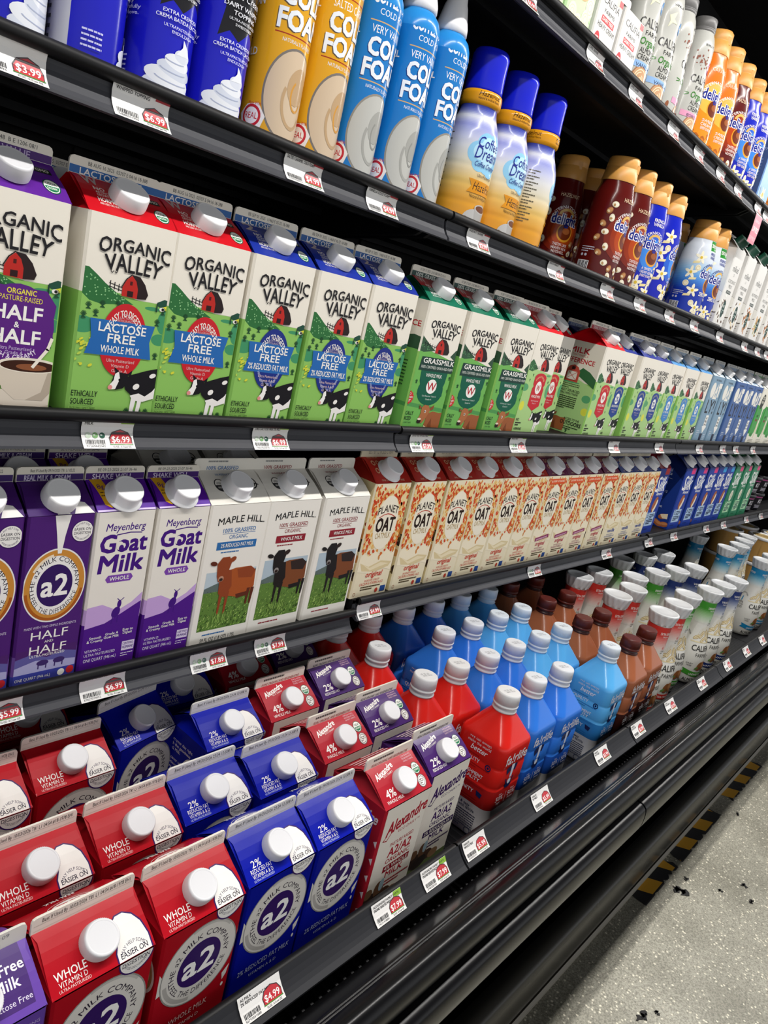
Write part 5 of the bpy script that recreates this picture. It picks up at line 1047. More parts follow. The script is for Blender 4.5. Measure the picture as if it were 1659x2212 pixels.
def delight(name, kind):
    top, mid, low, cap = {'hazel': ('58120f', '6a1a12', '5f150f', ''), 'vanilla': ('1624b4', '1c3cae', '16279a', ''), 'zero': ('d4dae2', '5f9fd6', '1c3c9e', ''), 'caramel': ('d8721c', 'e8861e', 'd9741a', '')}[kind]
    A = Art(); rnd = random.Random(len(kind))
    if kind == 'zero':
        A.grad(-140, 140, ((0, '1630a0'), (64, '1a35a4'), (84, '3a74c4'), (100, '5f9bd8'), (116, '9cc4e4'), (136, 'd0d8e2'), (184, 'd4dae2')), 4)
    elif kind == 'hazel':
        A.ell(10, 86, 46, 44, '7c2412', 1, 0, 36); A.ell(12, 86, 36, 36, '93300f', 2, 0, 36); A.ell(12, 84, 26, 28, 'ad4212', 3, 0, 36)
    elif kind == 'vanilla': A.ell(10, 86, 40, 40, '2a5fc8', 1, 0, 36); A.ell(12, 86, 28, 30, '3f86de', 2, 0, 36)
    else: A.rect(-140, 0, 140, 76, 'e88a1a', 0); A.ell(10, 100, 40, 30, 'f0b24a', 1, 0, 36)
    d = '1c2a86' if kind != 'vanilla' else '1a2a90'
    for q, x0 in ((1, 8), (2, -124)):
        A.ring(x0 + 2, 114, 17, 13, 5, 'd9b060', 4, 0, 180, 24)
        A.text('delight', x0, 97, 19, 'f4f2f4', 5, .16, 0, 56); A.text('delight', x0, 97, 19, d, 6, .045, 0, 54)
        A.arc('INTERNATIONAL', x0, 102, 25, 5.4, 'f2eef0' if kind != 'zero' else '1c2a86', 90, 6, .02, False, 150)
        A.ell(x0 + 6, 82, 17, 18, 'd9962a', 4, 0, 28); A.ell(x0 + 6, 83, 14.5, 15, '6a2c14', 5, 0, 28); A.ell(x0 + 8, 85, 8, 6, '94532a', 6)
    t = {'hazel': 'HAZELNUT', 'vanilla': 'FRENCH VANILLA', 'zero': 'FRENCH VANILLA', 'caramel': 'CARAMEL'}[kind]
    if kind in ('hazel', 'caramel'): A.text(t, 8, 148, 7, 'e6c9a8', 6, .01, 0, 44)
    else: c = WHITE if kind == 'vanilla' else '1c2a86'; A.text('FRENCH', 10, 150, 6.4, c, 6, .03, 0, 30); A.text('VANILLA', 10, 142, 6.4, c, 6, .03, 0, 30)
    if kind == 'zero': A.poly([(-8, 182), (34, 182), (34, 160), (-8, 160)], '2f8a34', 4); A.text('ZERO SUGAR', 13, 168, 7.4, WHITE, 6, .04, 0, 38); A.text('ZERO SUGAR', 12, 56, 8.5, WHITE, 6, .03, 0, 42)
    else: A.text({'hazel': 'TASTES LIKE', 'vanilla': 'A SWEET &', 'caramel': 'SWEET'}[kind], 10, 56, 5, 'f0e4e0', 6, .02, 0, 30); A.text({'hazel': 'HEAVEN IN A', 'vanilla': 'CREAMY BLEND', 'caramel': 'CREAMY'}[kind], 10, 49, 5, 'f0e4e0', 6, .02, 0, 32); A.text('NUTSHELL.' if kind == 'hazel' else 'EVERY SUNRISE', 10, 42, 5, 'f0e4e0', 6, .02, 0, 28)
    def bits(x, y, k):
        if kind == 'hazel':
            A.ell(x, y, 7, 5.4, '9a6236' if k % 2 else 'e6dcc0', 5, k * 47, 16); A.ell(x + .8, y + .6, 5, 3.4, 'c08a56' if k % 2 else 'f2ecd8', 6, k * 47, 14); A.ell(x - 2, y - 1.5, 2.2, 3, 'd9c49a' if k % 2 else 'b08a58', 7, k * 47, 10)
        elif kind == 'caramel': A.poly([(x - 6, y - 4), (x + 3, y - 6), (x + 7, y + 1), (x - 1, y + 6), (x - 7, y + 3)], 'a85a14', 5); A.poly([(x - 6, y - 4), (x + 3, y - 6), (x + 2, y), (x - 6, y + 1)], 'c9741c', 6)
        elif k % 3 == 0: flower(A, x, y, 1.5)
        elif k % 3 == 1: A.poly([(x - 9, y - 4), (x + 7, y - 1), (x + 9, y + 4), (x - 7, y + 2)], 'e6d6a0', 5)
        else: A.ell(x, y, 7, 7, 'efe6c8', 5); A.ring(x, y, 5, 5, 1, 'd9c99a', 6)
    for k, (x, y) in enumerate([(-30, 140), (-38, 128), (-30, 116), (-44, 104), (-36, 90), (-48, 78), (-28, 64), (-38, 52), (-22, 36), (-8, 28), (10, 26), (26, 34), (38, 46), (36, 64), (-6, 14), (22, 14)]): bits(x, y, k)
    A.rect(-74, 8, -50, 34, 'e9e9ec', 4)
    for k in range(9): A.rect(-73 + k * 2.5, 9, -73 + k * 2.5 + (1.6 if k % 3 else .9), 33, '2a2a30', 5)
    A.lines(-72, 58, 26, 3, 4, 1.6, 'c9c9d6', 4, 4); A.ell(-68, 44, 2.6, 2.6, 'c9c9d6', 4); A.ell(-60, 44, 2.6, 2.6, 'c9c9d6', 4)
    A.lines(-40, 5, 70, 1, 3, 3, 'b9b9cc', 4, 6)
    return round_bottle('creamer_bottle', name, IP, top if kind != 'zero' else '1c3c9e', A, FLIP, 'creamer bottle', 42, 'shiny', caplabel='tan flip cap')
D_H, D_V, D_Z, D_C = delight('hazelnut_brown', 'hazel'), delight('vanilla_blue', 'vanilla'), delight('vanilla_zero', 'zero'), delight('caramel_orange', 'caramel')
# hazelnut creamer bottles with tall blue caps
GP = [(0, .034), (.003, .0385), (.010, .0400), (.028, .0400), (.032, .0393), (.036, .0400), (.052, .0400), (.056, .0393), (.060, .0400), (.076, .0400), (.080, .0393), (.084, .0400), (.100, .0400), (.112, .0392), (.126, .0365), (.140, .0315), (.150, .0272), (.158, .0255), (.164, .0252)]
def dream():
    A = Art()
    A.grad(-140, 140, ((0, 'd8901a'), (36, 'd99a30'), (60, 'dcb868'), (84, 'dcd4bc'), (104, 'd4d4d6'), (120, 'b4b8d8'), (132, '8e94cc'), (136, 'a4a8d4'), (144, 'd4d6de'), (150, '8088c0'), (156, '4650a8'), (164, '3c46a0')), 2)
    for x0 in (12, -115):
        for dx, dy, r in ((-16, 98, 15), (-4, 110, 16), (12, 112, 15), (22, 100, 16), (4, 92, 19), (-10, 86, 12), (12, 84, 14)): A.ell(x0 + dx, dy, r, r, '8cc4e4', 2, 0, 24)
        for dx, dy, r in ((-12, 100, 11), (0, 108, 13), (14, 108, 12), (4, 98, 16)): A.ell(x0 + dx, dy, r, r, 'b4dcf0', 3, 0, 24)
        n = '26308c'
        A.text('Coffee', x0 + 2, 106, 14, n, 6, .012, .25, 40); A.text('Dream', x0 + 2, 91, 16, n, 6, .012, .2, 44); A.text('Coffee Creamer', x0 + 4, 81, 6.6, n, 6, .008, .2, 42)
        A.text('Ultra-Pasteurized', x0 + 6, 68, 4, '5a4a3a', 6, 0, 0, 30); A.poly([(x0 - 20, 64), (x0 + 36, 62), (x0 + 32, 54), (x0 + 36, 46), (x0 - 20, 46), (x0 - 14, 55)], 'd88f14', 5); A.text('Hazelnut', x0 + 8, 50, 11, '3a2414', 7, .01, .25, 40); A.text('Natural & Artificial Flavor', x0 + 8, 40, 4.4, '4a3a1a', 6, .005, 0, 44)
        A.ell(x0 + 14, 28, 15, 6, 'b9b6b2', 7); A.ell(x0 + 14, 28, 12.6, 4.4, '6a3a20', 8); A.poly([(x0 - 1, 28), (x0 + 29, 28), (x0 + 24, 2), (x0 + 4, 2)], 'a9a7a4', 6); A.ell(x0 + 2, 10, 20, 16, 'b9b8b6', 5, 0, 24)
        A.text('32 FL OZ', x0 - 22, 8, 6, '4a3a1a', 6, 0, 0, 20); A.text('946 mL', x0 - 22, 2, 4, '4a3a1a', 6)
    for k in range(9): A.lines(-66, 118 - k * 9, 20, 2, 4, 1.6, '55503f', 4, k)
    return A
RB = MB(); RB.lathe([(.160, .0262), (.162, .0288), (.166, .0296), (.174, .0296), (.178, .0288), (.180, .0262)], H('d8961c'), 'shiny')
_ra = Art()
for x0 in (-62, 0, 62): _ra.text('Hazelnut', x0, 171, 6, '3a2210', 3, .01, .25, 34); _ra.text('Natural & Artificial Flavors', x0, 166.5, 3, '3a2210', 3, .005, 0, 34)
_ra.place(RB, round_map(interp([(.160, .0262), (.162, .0288), (.166, .0296), (.174, .0296), (.178, .0288), (.180, .0262)]), 29.5, 3.0, 3.0), (-92, 163, 92, 178), 'shiny', du=3, dv=3, base=.0003)
RING = RB.mesh('flavour_ring')
BLUECAP = screw_top('tall_blue_cap', [(.179, .0262), (.1805, .0272), (.183, .0274), (.200, .0266), (.222, .0262), (.2265, .0266), (.2275, .0258), (.231, .0250), (.2335, .0232), (.2345, .020)], '1620c4', 48, 0, 'shiny')
D_D = round_bottle('creamer_bottle', 'hazelnut_dream', GP, 'd9d4c4', dream(), BLUECAP, 'creamer bottle', 40, 'shiny', extra=[('neck_ring', RING, None, 'golden neck band with script', [])], caplabel='tall dark blue cap')
# spray cans
def can(name, body, art, dome, capcol, label):
    r = .031; P = [(0, .0285), (.0012, r - .0006), (.003, r), (.1905, r), (.198, r - .0012), (.206, r - .0045), (.212, r - .010), (.215, .0185)]
    b = MB(); b.lathe(P, [H('b9b9bc'), H('b9b9bc'), H(body)] + [H(dome)] * 4, 'shiny', 48)
    art.place(b, round_map(lambda z: r, r * 1000, 3.0, 500), (-96, 3, 96, 190), 'shiny', du=3, dv=None, base=.0002)
    c = screw_top(name + '_cap', [(.2135, .0195), (.215, .0215), (.222, .0210), (.232, .0182), (.246, .0150), (.250, .0135), (.262, .0118), (.266, .0095)], capcol, 40, .0003, 'cap')
    return Kind('spray_can', 'spray can', [('can_body', b.mesh(name + '_body'), None, None, []), ('nozzle_cap', c, None, label, [])])
def swirl(A, x, y, s, l=4):
    for a, b2, rx, ry, q in ((0, 8, 22, 12, 'd4d9e6'), (-2, 20, 19, 11, 'e4e7ee'), (2, 31, 15, 9, 'd0d6e4'), (3, 40, 11, 8, 'e6e9f0'), (6, 48, 7, 7, 'd6dbe8')): A.ell(x + a * s, y + b2 * s, rx * s, ry * s, q, l, -14, 22)
    A.poly([(x + 0 * s, y + 48 * s), (x + 12 * s, y + 50 * s), (x + 10 * s, y + 58 * s), (x + 5 * s, y + 66 * s), (x + 5 * s, y + 58 * s)], 'e9ecf2', l + 1)
    for k in range(4): A.ring(x + 1 * s, y + (12 + k * 10) * s, (18 - k * 3) * s, (7 - k) * s, 1.2 * s, 'a9b2cc', l + 1, 190, 330, 14)
def whip():
    A = Art()
    A.poly([(-8, 190), (40, 190), (40, 118), (26, 130), (14, 112), (4, 122), (-6, 112), (-2, 150)], '141318', 2)
    A.text('Extra Creamy', 18, 164, 9, 'e9e9f0', 5, .01, .3, 44); A.text('DAIRY WHIPPED', 18, 152, 5.6, 'e9e9f0', 5, .02, 0, 44); A.text('TOPPING', 18, 143, 5.6, 'e9e9f0', 5, .02, 0, 26); A.text('ULTRA-PASTEURIZED', 18, 136, 3.4, 'e9e9f0', 5, .01, 0, 32); A.text('SWEETENED', 18, 130, 3.4, 'e9e9f0', 5, .01, 0, 20)
    A.text('EXTRA CREMOSA', 14, 106, 4.4, 'dfe0f0', 5, .02, 0, 34); A.text('CREMA BATIDA LÁCTEA', 14, 99, 4.4, 'dfe0f0', 5, .02, 0, 44); A.text('ULTRAPASTEURIZADA', 16, 90, 3.6, 'dfe0f0', 5, .01, 0, 34); A.text('ENDULZADA', 16, 84, 3.6, 'dfe0f0', 5, .01, 0, 20)
    swirl(A, 12, 6, 1.15); A.text('NET WT.', 12, 10, 5, '3a468e', 9, .01, 0, 18); A.text('13 OZ (368 g)', 14, 4.4, 4, '3a468e', 9, .01, 0, 26)
    for k, t in enumerate(('made with quality', 'ingredients, carefully', 'our customers love.', 'extraordinary.')): A.text(t, -74, 108 - k * 7, 4.4, 'c9caee', 5, .02, 0, None, 'l')
    for k in range(4): A.lines(-44, 44 - k * 6, 26, 1, 4, 2.2, 'c9caee', 5, k)
    A = A.stretch(1.08, .68); A.i.insert(0, ([[(-97.4, 3), (97.4, 3), (97.4, 191), (-97.4, 191)]], H('1718b4'), 0)); A.rect(-12, 128, 44, 191, '141318', 2)
    A.rect(-97, 3, -58, 191, 'b9bac2', 1); A.rect(62, 3, 97, 191, 'b9bac2', 1)
    for x in (-95, 64):
        for k in range(22): A.lines(x, 178 - k * 7.6, 30, 1, 4, 3, '3a3a46', 3, k + int(x))
        for y in (150, 118, 84): A.rect(x, y, x + 31, y + .8, '2a2a36', 3)
    return A
def foam(col, line, t1, t2, c1, c2, tc):
    A = Art()
    for x in (12, -140): 
        A.text('COFFEE', x - 12, 158, 11, 'e9eef4' if tc else '4a2a10', 5, .05, 0, 30); A.text('TOPPERS', x + 20, 158, 9, 'e9eef4' if tc else '4a2a10', 5, .01, 0, 30); A.text('COLD FOAM', x + 4, 149, 5.4, 'e9eef4', 5, .01, 0, 44); A.line([(x - 26, 143), (x + 32, 143)], 1, line, 4); A.line([(x - 26, 91), (x + 32, 91)], 1, line, 4)
        A.text(t1, x + 2, 133, 6.6, 'eef0f4', 5, .01, 0, 50)
        for dx, dy, c, l in ((-.9, -.9, c2, 5), (0, 0, 'e6ebf2', 6)): A.text('COLD', x + 2 + dx, 114 + dy, 15, c, l, .085, 0, 50); A.text('FOAM', x + 2 + dx, 95 + dy, 15, c, l, .085, 0, 54)
        A.text('NATURALLY FLAVORED', x, 85, 3, 'e4e8ee', 5, 0, 0, 36)
    A.ell(14, 44, 31, 39, c1, 4, 0, 40); A.ell(14, 44, 29, 37, t2[0], 5, 0, 40); A.ell(20, 54, 13, 16, t2[1], 6, -20, 24); A.ring(18, 40, 16, 22, 3, t2[1], 6, 150, 330, 20); A.ring(20, 46, 9, 13, 2, t2[2], 7, 120, 340, 16)
    A.poly([(-30, 30), (-18, 32), (-10, 22), (-14, 10), (-20, 12), (-24, 6), (-28, 12), (-34, 12), (-38, 22)], 'e9e4e2', 8); A.ell(-24, 21, 10, 9.4, 'c02a34', 9); A.ell(-24, 21, 7.6, 7, 'ece6e4', 10); A.text('REAL', -24, 18.6, 5, 'c02a34', 11, .02, 0, 13); A.text('Made With', -22, 30, 3, 'c02a34', 11, .01, 0, 13); A.text('Dairy', -24, 8, 3.4, 'c02a34', 11, .02, 0, 8)
    for k, t in enumerate(('TO KEEP', 'SHAKE WELL', 'HOLD CAN', 'PUSH', 'KEEP COLD', 'ENJOY')): A.text(t, -74, 150 - k * 20, 6, 'e9e6dc', 5, .05, 0, None, 'l'); A.line([(-76, 144 - k * 20), (-40, 144 - k * 20)], .8, line, 4)
    A.text('NET WT. 14 OZ (397 g)', 8, 3.6, 4.4, 'e9eef4', 5, .02, 0, 36)
    A = A.stretch(1.08, 1.18); A.rect(-97.4, 3, 97.4, 191, col, 0)
    return A
S_W = can('whipped_blue', '1718b4', whip(), 'c9c9d2', 'dcdce2', 'white nozzle cap')
S_Y = can('foam_yellow', 'd89e1c', foam('d89e1c', '9a2a1a', 'SALTED CARAMEL', ('cdb79c', 'b99a74', 'c9903a'), '77716c', '5a4a3a', 0), 'c99a2c', 'e0e0e2', 'white nozzle cap')
S_B = can('foam_blue', '1672bc', foam('1674be', 'c9a46a', 'VERY VANILLA', ('b9b9b4', '9f9f9a', '8a8a86'), '8f8a80', '123a7a', 1), '2a86cc', 'e6e6e8', 'white nozzle cap')
# tubs
def tub(name, r0, r1, h, body, lid, rim, art=None, lidart=None):
    b = MB(); P = [(0, r0 - .002), (.002, r0), (h - .012, r1)]; b.lathe(P, H(body), 'shiny', 48)
    if art: art.place(b, round_map(lambda z: r0 + (r1 - r0) * z / (h - .012), r1 * 1000, 4.0, 500), (-r1 * 3100, 3, r1 * 3100, h * 1000 - 13), 'shiny', du=4, dv=None, base=.0003)
    q = MB(); q.lathe([(h - .013, r1 + .0012), (h - .012, r1 + .0032), (h - .004, r1 + .0036), (h - .0015, r1 + .0022), (h - .0005, r1 - .002), (h - .0030, r1 - .005), (h - .0030, .004)], H(rim), 'cap', 56)
    if lidart: lidart.place(q, flat((-r1, -r1, h - .0030), (1, 0, 0), (0, 1, 0)), (0, 0, r1 * 2000, r1 * 2000), 'cap')
    return Kind('yogurt_tub', 'tub', [('tub_body', b.mesh(name + '_body'), None, None, []), ('lid', q.mesh(name + '_lid'), None, None, [])])
_l = Art(); _l.ell(62, 62, 48, 48, '3a3026', 1, 0, 36); _l.ell(62, 62, 46, 46, 'e0c88a', 2, 0, 36); _l.lines(30, 78, 64, 6, 7, 3.4, '8a5a2a', 3, 2)
_t = Art(); _t.rect(-200, 0, 200, 120, 'b98f52', 0); _t.rect(-60, 8, -4, 100, 'd8cdb8', 1); _t.text('Nutrition Facts', -32, 90, 7, '2a221c', 3, .03, 0, 50)
for k in range(9): _t.lines(-56, 82 - k * 8, 48, 1, 4, 3, '2a221c', 3, k)
_t.poly([(10, 30), (90, 44), (90, 70), (10, 60)], '8a5a2a', 2)
Y_W = tub('cream_tub', .054, .062, .112, 'b98f52', 'e9e6de', 'e4e4e4', _t, _l)
_k = Art(); _k.rect(-200, 0, 200, 80, '141318', 0); _k.rect(-200, 52, 200, 57, 'b0508a', 2); _k.text('KOS', -30, 30, 16, 'c9c6cc', 3, .03, 0, 38); _k.lines(-60, 20, 70, 3, 5, 2.6, 'a9a6b0', 3, 3)
Y_K = tub('black_tub', .048, .052, .070, '141318', '1a191e', '1c1b20', _k)

# ------------------------------------------------------------------ price tags in the shelf channels
def polymap(pts):
    P = [Vector((0, y, z)) for y, z in pts]; ds = [0]
    for a, b in zip(P, P[1:]): ds.append(ds[-1] + (b - a).length)
    def f(u, v, o):
        d = ds[-1] - v / 1000                      # v runs upwards from the lower edge
        for i in range(len(P) - 1):
            if d <= ds[i + 1] or i == len(P) - 2:
                t = (d - ds[i]) / (ds[i + 1] - ds[i]); p = P[i].lerp(P[i + 1], t); e = (P[i + 1] - P[i]).normalized(); n = Vector((0, e.z, -e.y))
                if n.y > 0 and abs(n.y) > abs(n.z): n = -n
                if n.z < 0 and abs(n.z) >= abs(n.y): n = -n
                return Vector((u / 1000, p.y, p.z)) + n * o
    return f, ds[-1] * 1000
STAG = [(.6755, -.0072), (.6782, -.0125), (.6794, -.0180), (.6788, -.0235), (.6766, -.0285), (.6730, -.0332), (.6690, -.0372)]
BTAG = [(.3925, .5722), (.3882, .5655), (.3835, .5602), (.3790, .5562), (.3745, .5530)]
def price_tag(x, pts, dy, dz, price, label, name=('', ''), corner=None, seals=False, w=56.5, long=False):
    pts = [(y + dy, z + dz) for y, z in pts]
    if long: pts = pts + [(pts[-1][0] - .001, pts[-1][1] - .03), (pts[-1][0] + .001, pts[-1][1] - .065)]
    f, h = polymap(pts); b = MB(); n = len(pts)
    for (y0, z0), (y1, z1) in zip(pts, pts[1:]):
        b.add([(0, y0, z0), (0, y1, z1), (w / 1000, y1, z1), (w / 1000, y0, z0)], [(0, 1, 2, 3)], H('e8e7e5'), 'paper')
    A = Art(); hb = h - 33 if h > 60 else 0; k = h - hb
    if long: A.rect(0, 0, w, hb - 2, 'e08a9a', 1); A.text('EVERYDAY', w / 2, hb * .72, 5, 'f4dce0', 3, .02, 0, 34); A.text('LOW PRICE', w / 2, hb * .40, 11, 'f8f0f0', 3, .05, 0, 44); A.text('LOW PRICE', w / 2, hb * .12, 8, 'f0c4cc', 3, .05, 0, 44)
    A.text(name[0], 3, hb + k - 5.0, 2.7, DK, 3, .02, 0, None, 'l'); A.text(name[1], 3, hb + k - 9.2, 2.9, DK, 3, .03, 0, min(40, 2.2 * len(name[1])), 'l')
    cx = w * .74; p = [(cx - 11.5, hb + 5), (cx - 12, hb + 11), (cx - 8.5, hb + 17), (cx, hb + 20), (cx + 8.5, hb + 17), (cx + 12, hb + 11), (cx + 11.5, hb + 5)]
    A.poly([(a + (a - cx) * .07, c + (.9 if c > hb + 6 else -.6)) for a, c in p], '3a3234', 2); A.poly(p, 'c0303a', 3); A.rect(cx - 13, hb + 4.2, cx + 13, hb + 5.2, '4a8a3a', 4)
    A.text(price, cx, hb + 7, 6.4, 'f6f2f0', 5, .03, 0, 20); A.text('52 OZ - 0.13 per OZ', cx, hb + 1.2, 1.9, DK, 3, .02, 0, 20)
    rnd = random.Random(price + label)
    u = 3.5
    while u < 24: q = rnd.uniform(.4, 1.2); A.rect(u, hb + 4.5, u + q, hb + 9.5, '3a3a3c', 3); u += q + rnd.uniform(.4, 1)
    A.text('%011d' % rnd.randrange(10 ** 10, 10 ** 11), 3.5, hb + 1.5, 2.2, '5a5a5c', 3, 0, 0, 20, 'l')
    if corner: A.rect(w - 15, hb + k - 7.5, w, hb + k, {'red': 'a8303c', 'green': '8ab83a'}[corner], 2)
    if seals:
        for i in range(3): A.ell(7 + i * 7.5, hb + 14, 3, 3, ['c9d9c4', '7fae74', '2a5a48'][i], 3); A.lines(5 + i * 7.5, hb + 14, 4, 1, 2, 1, 'eef2ec', 4)
    A.place(b, f, (0, .2, w, h - .2), 'paper', dv=3.0, base=.0002)
    o = obj('price_tag', b.mesh('price_tag')); o.location = (x - w / 2000, 0, 0)
    tag(o, label, 'price tag', 'price tags along the shelf edges'); return o
# ------------------------------------------------------------------ stocking the shelves
def sec(x): return max(0, min(3, sum(1 for q in SX[1:-1] if x > q)))
_j = random.Random(12)
def stock(level, K_, items, group=None, r=None):
    """items: (centre x, front y, label[, turn]); r = radius for round goods (y is then the centre)"""
    for it in items:
        x, y, lb = it[:3]; t = it[3] if len(it) > 3 else _j.uniform(-.8, .8)
        z = BZ + .0004 if level == 5 else DECK[level][sec(x)]
        K_.put(lb, x, y, z + .0002, t, group)

# third shelf: half gallon cartons
G3 = 'gable-top cartons on the third shelf'
stock(3, C_HH, [(.304, .690, 'purple-topped half and half carton with coffee cup, cut by the left edge of the photo', 0)], G3)
stock(3, C_LF_RED, [(.4155, .690, 'red-topped lactose free whole milk carton beside the purple half and half', 0), (.509, .690, 'red-topped lactose free whole milk carton next to the blue-topped ones', 0), (.405, .792, 'shadowed lactose free carton in the second row, behind the first red-topped one')], G3)
stock(3, C_LF_BLUE, [(.609, .690, 'blue-topped lactose free reduced fat carton touching the red-topped ones', 0), (.711, .690, 'blue-topped lactose free reduced fat carton, middle of the three', 0), (.810, .690, 'blue-topped lactose free reduced fat carton beside the green-topped grass milk', 0), (.832, .792, 'shadowed lactose free carton in the second row, behind the last blue-topped one')], G3)
stock(3, C_GM, [(.933, .690, 'green-topped grass-fed milk carton with brown cow, first of three and nearest the blue-topped ones'), (1.040, .690, 'green-topped grass-fed milk carton with brown cow, middle of the three'), (1.157, .690, 'green-topped grass-fed milk carton with brown cow, last of three beside the red shield cartons')], G3)
stock(3, C_W, [(1.269, .700, 'red-topped carton with red shield, right next to the last green-topped one'), (1.376, .730, 'red-topped carton with red shield, pushed back and half hidden by its neighbour'), (1.526, .686, 'red-topped carton turned to show its side with the barn and brown cow'), (1.272, .802, 'shadowed red-topped carton in the second row behind the red shield cartons')], G3)
stock(3, C_N, [(1.629, .700, 'navy-topped carton with navy shield directly right of the carton showing its side'), (1.734, .690, 'navy-topped carton with navy shield, middle of the three'), (1.837, .696, 'navy-topped carton with navy shield next to the sky blue topped ones'), (1.645, .802, 'shadowed navy-topped carton in the second row')], G3)
stock(3, C_S, [(1.946, .700, 'sky blue topped carton beside the navy-topped ones'), (2.054, .700, 'sky blue topped carton, middle of the three'), (2.165, .700, 'sky blue topped carton beside the pale oat drink cartons')], G3)
stock(3, C_O1, [(2.277, .700, 'pale grey-blue oat drink carton nearest the sky blue topped milk'), (2.389, .700, 'second pale grey-blue oat drink carton, beside the dark blue ones')], G3)
stock(3, C_O2, [(2.508, .700, 'dark blue oat drink carton next to the pale ones'), (2.609, .700, 'dark blue oat drink carton, middle of the three'), (2.707, .700, 'dark blue oat drink carton beside the green ones')], G3)
stock(3, C_GO, [(2.815, .700, 'green and white oat drink carton beside the dark blue ones'), (2.918, .700, 'green and white oat drink carton, second from the dark blue ones'), (3.025, .700, 'green and white oat drink carton at the right edge of the photo')], G3)

# fourth shelf
G4 = 'cartons on the fourth shelf'
stock(4, C_AHH, [(.3055, .690, 'purple half and half quart cut by the left edge of the photo', 0), (.3795, .690, 'purple half and half quart with coffee ring, beside the goat milk', 0), (.300, .766, 'shadowed purple half and half quart in the second row at the left edge'), (.374, .766, 'shadowed purple half and half quart in the second row behind the full coffee ring one')], G4)
stock(4, C_GOAT, [(.4525, .690, 'purple and white goat milk quart beside the half and half', 0), (.5275, .690, 'purple and white goat milk quart beside the white cartons', 0), (.449, .766, 'shadowed goat milk quart in the second row')], G4)
stock(4, C_MB, [(.612, .690, 'white milk carton with a red-brown cow and blue lettering', 0), (.594, .800, 'shadowed white carton with blue lettering in the second row')], G4)
stock(4, C_MR, [(.7055, .690, 'white milk carton with a black cow and red lettering, left of the two', 0), (.808, .690, 'white milk carton with a black cow at the end of the shelf section', 0), (.698, .800, 'shadowed white carton with red lettering in the second row')], G4)
rights = [.950, 1.047, 1.142, 1.229, 1.318, 1.406, 1.495, 1.583, 1.672, 1.767, 1.863, 1.951, 2.039]
for i, x in enumerate(rights):
    k, nm, n0, n = (C_PR, 'red-topped', 0, 6) if i < 6 else (C_PP, 'plum-topped unsweetened', 6, 4) if i < 10 else (C_PB, 'blue-topped vanilla', 10, 3)
    stock(4, k, [(x - .0435, .691, '%s oat milk carton covered in oat flakes, %s of its %s from the left' % (nm, ORD[i - n0], ['', '', '', 'three', 'four', '', 'six'][n]), 0)], G4)
stock(4, C_SR, [(2.098, .700, 'blue almond milk carton with a red tab, alone between oat milk and the pink-tab cartons')], G4)
for i, x in enumerate((2.335, 2.445, 2.550, 2.645, 2.735)):
    stock(4, C_SB if i < 3 else C_SS, [(x - .0435, .692, ['blue almond milk carton with pink tab showing its left side with almonds', 'blue almond milk carton with pink tab, second of three', 'blue almond milk carton with pink tab beside the sky-tab ones', 'blue almond milk carton with sky blue tab, left of two', 'blue almond milk carton with sky blue tab beside the green cartons'][i])], G4)
for i, x in enumerate((2.84, 2.95, 3.06)):
    stock(4, C_SG, [(x - .0435, .692, 'green soy milk carton, %s' % ['beside the blue cartons', 'middle of the three', 'last one beside the black tubs'][i])], G4)
for x, y, dz, lb in ((3.14, .745, 0, 'black tub at the bottom of the stack beside the green soy cartons'), (3.14, .745, .0705, 'black tub with pink band on top of the stack beside the green soy cartons'), (3.265, .745, 0, 'black tub at the bottom of the farther stack'), (3.265, .745, .0705, 'black tub on top of the farther stack')):
    Y_K.put(lb, x, y, DECK[4][sec(x)] + dz + .0004, 30, 'black tubs')

# second shelf: cans and bottles
G2 = 'spray cans on the second shelf'
stock(2, S_W, [(.225, .723, 'blue whipped topping can turned to its silver side at the far left edge', 53), (.292, .723, 'blue whipped topping can, second from the left, showing small white text', 10), (.362, .723, 'whipped topping can turned to its silver nutrition label', 56), (.432, .723, 'blue whipped topping can with white swirl, left of the pair', -24), (.496, .723, 'blue whipped topping can with white swirl beside the yellow cans', -26)], G2)
stock(2, S_Y, [(.572, .723, 'yellow cold foam can beside the blue whipped topping', -24), (.635, .723, 'yellow cold foam can beside the light blue cans', -20)], G2)
stock(2, S_B, [(.700, .723, 'light blue cold foam can beside the yellow cans', -24), (.771, .723, 'light blue cold foam can, middle of the three', -24), (.836, .723, 'light blue cold foam can beside the golden creamer bottles', -16)], G2)
GB2 = 'creamer bottles on the second shelf'
stock(2, D_D, [(.945, .733, 'golden hazelnut creamer bottle with tall blue cap, nearest the cans', -28), (1.031, .733, 'golden hazelnut creamer bottle with tall blue cap, middle of three', -22), (1.121, .733, 'golden hazelnut creamer bottle turned to its ingredient text', 28)], GB2)
stock(2, D_H, [(1.420, .735, 'dark red hazelnut creamer bottle in front, showing its barcode side', -12), (1.506, .735, 'dark red hazelnut creamer bottle beside the blue vanilla ones', -24), (1.440, .852, 'dark red creamer bottle set back in shadow, logo forward', -52), (1.528, .845, 'dark red creamer bottle deepest in shadow, half hidden', -20)], GB2)
stock(2, D_V, [(1.593, .735, 'royal blue vanilla creamer bottle beside the dark red ones', -38), (1.684, .735, 'royal blue vanilla creamer bottle showing its barcode', 4)], GB2)
stock(2, D_Z, [(1.918, .735, 'pale and blue zero sugar creamer bottle showing its barcode', -14), (2.004, .735, 'pale and blue zero sugar creamer bottle beside the white nut milk cartons', -24), (1.900, .835, 'zero sugar creamer bottle standing back in shadow, left of two'), (1.990, .835, 'zero sugar creamer bottle standing back in shadow, right of two')], GB2)
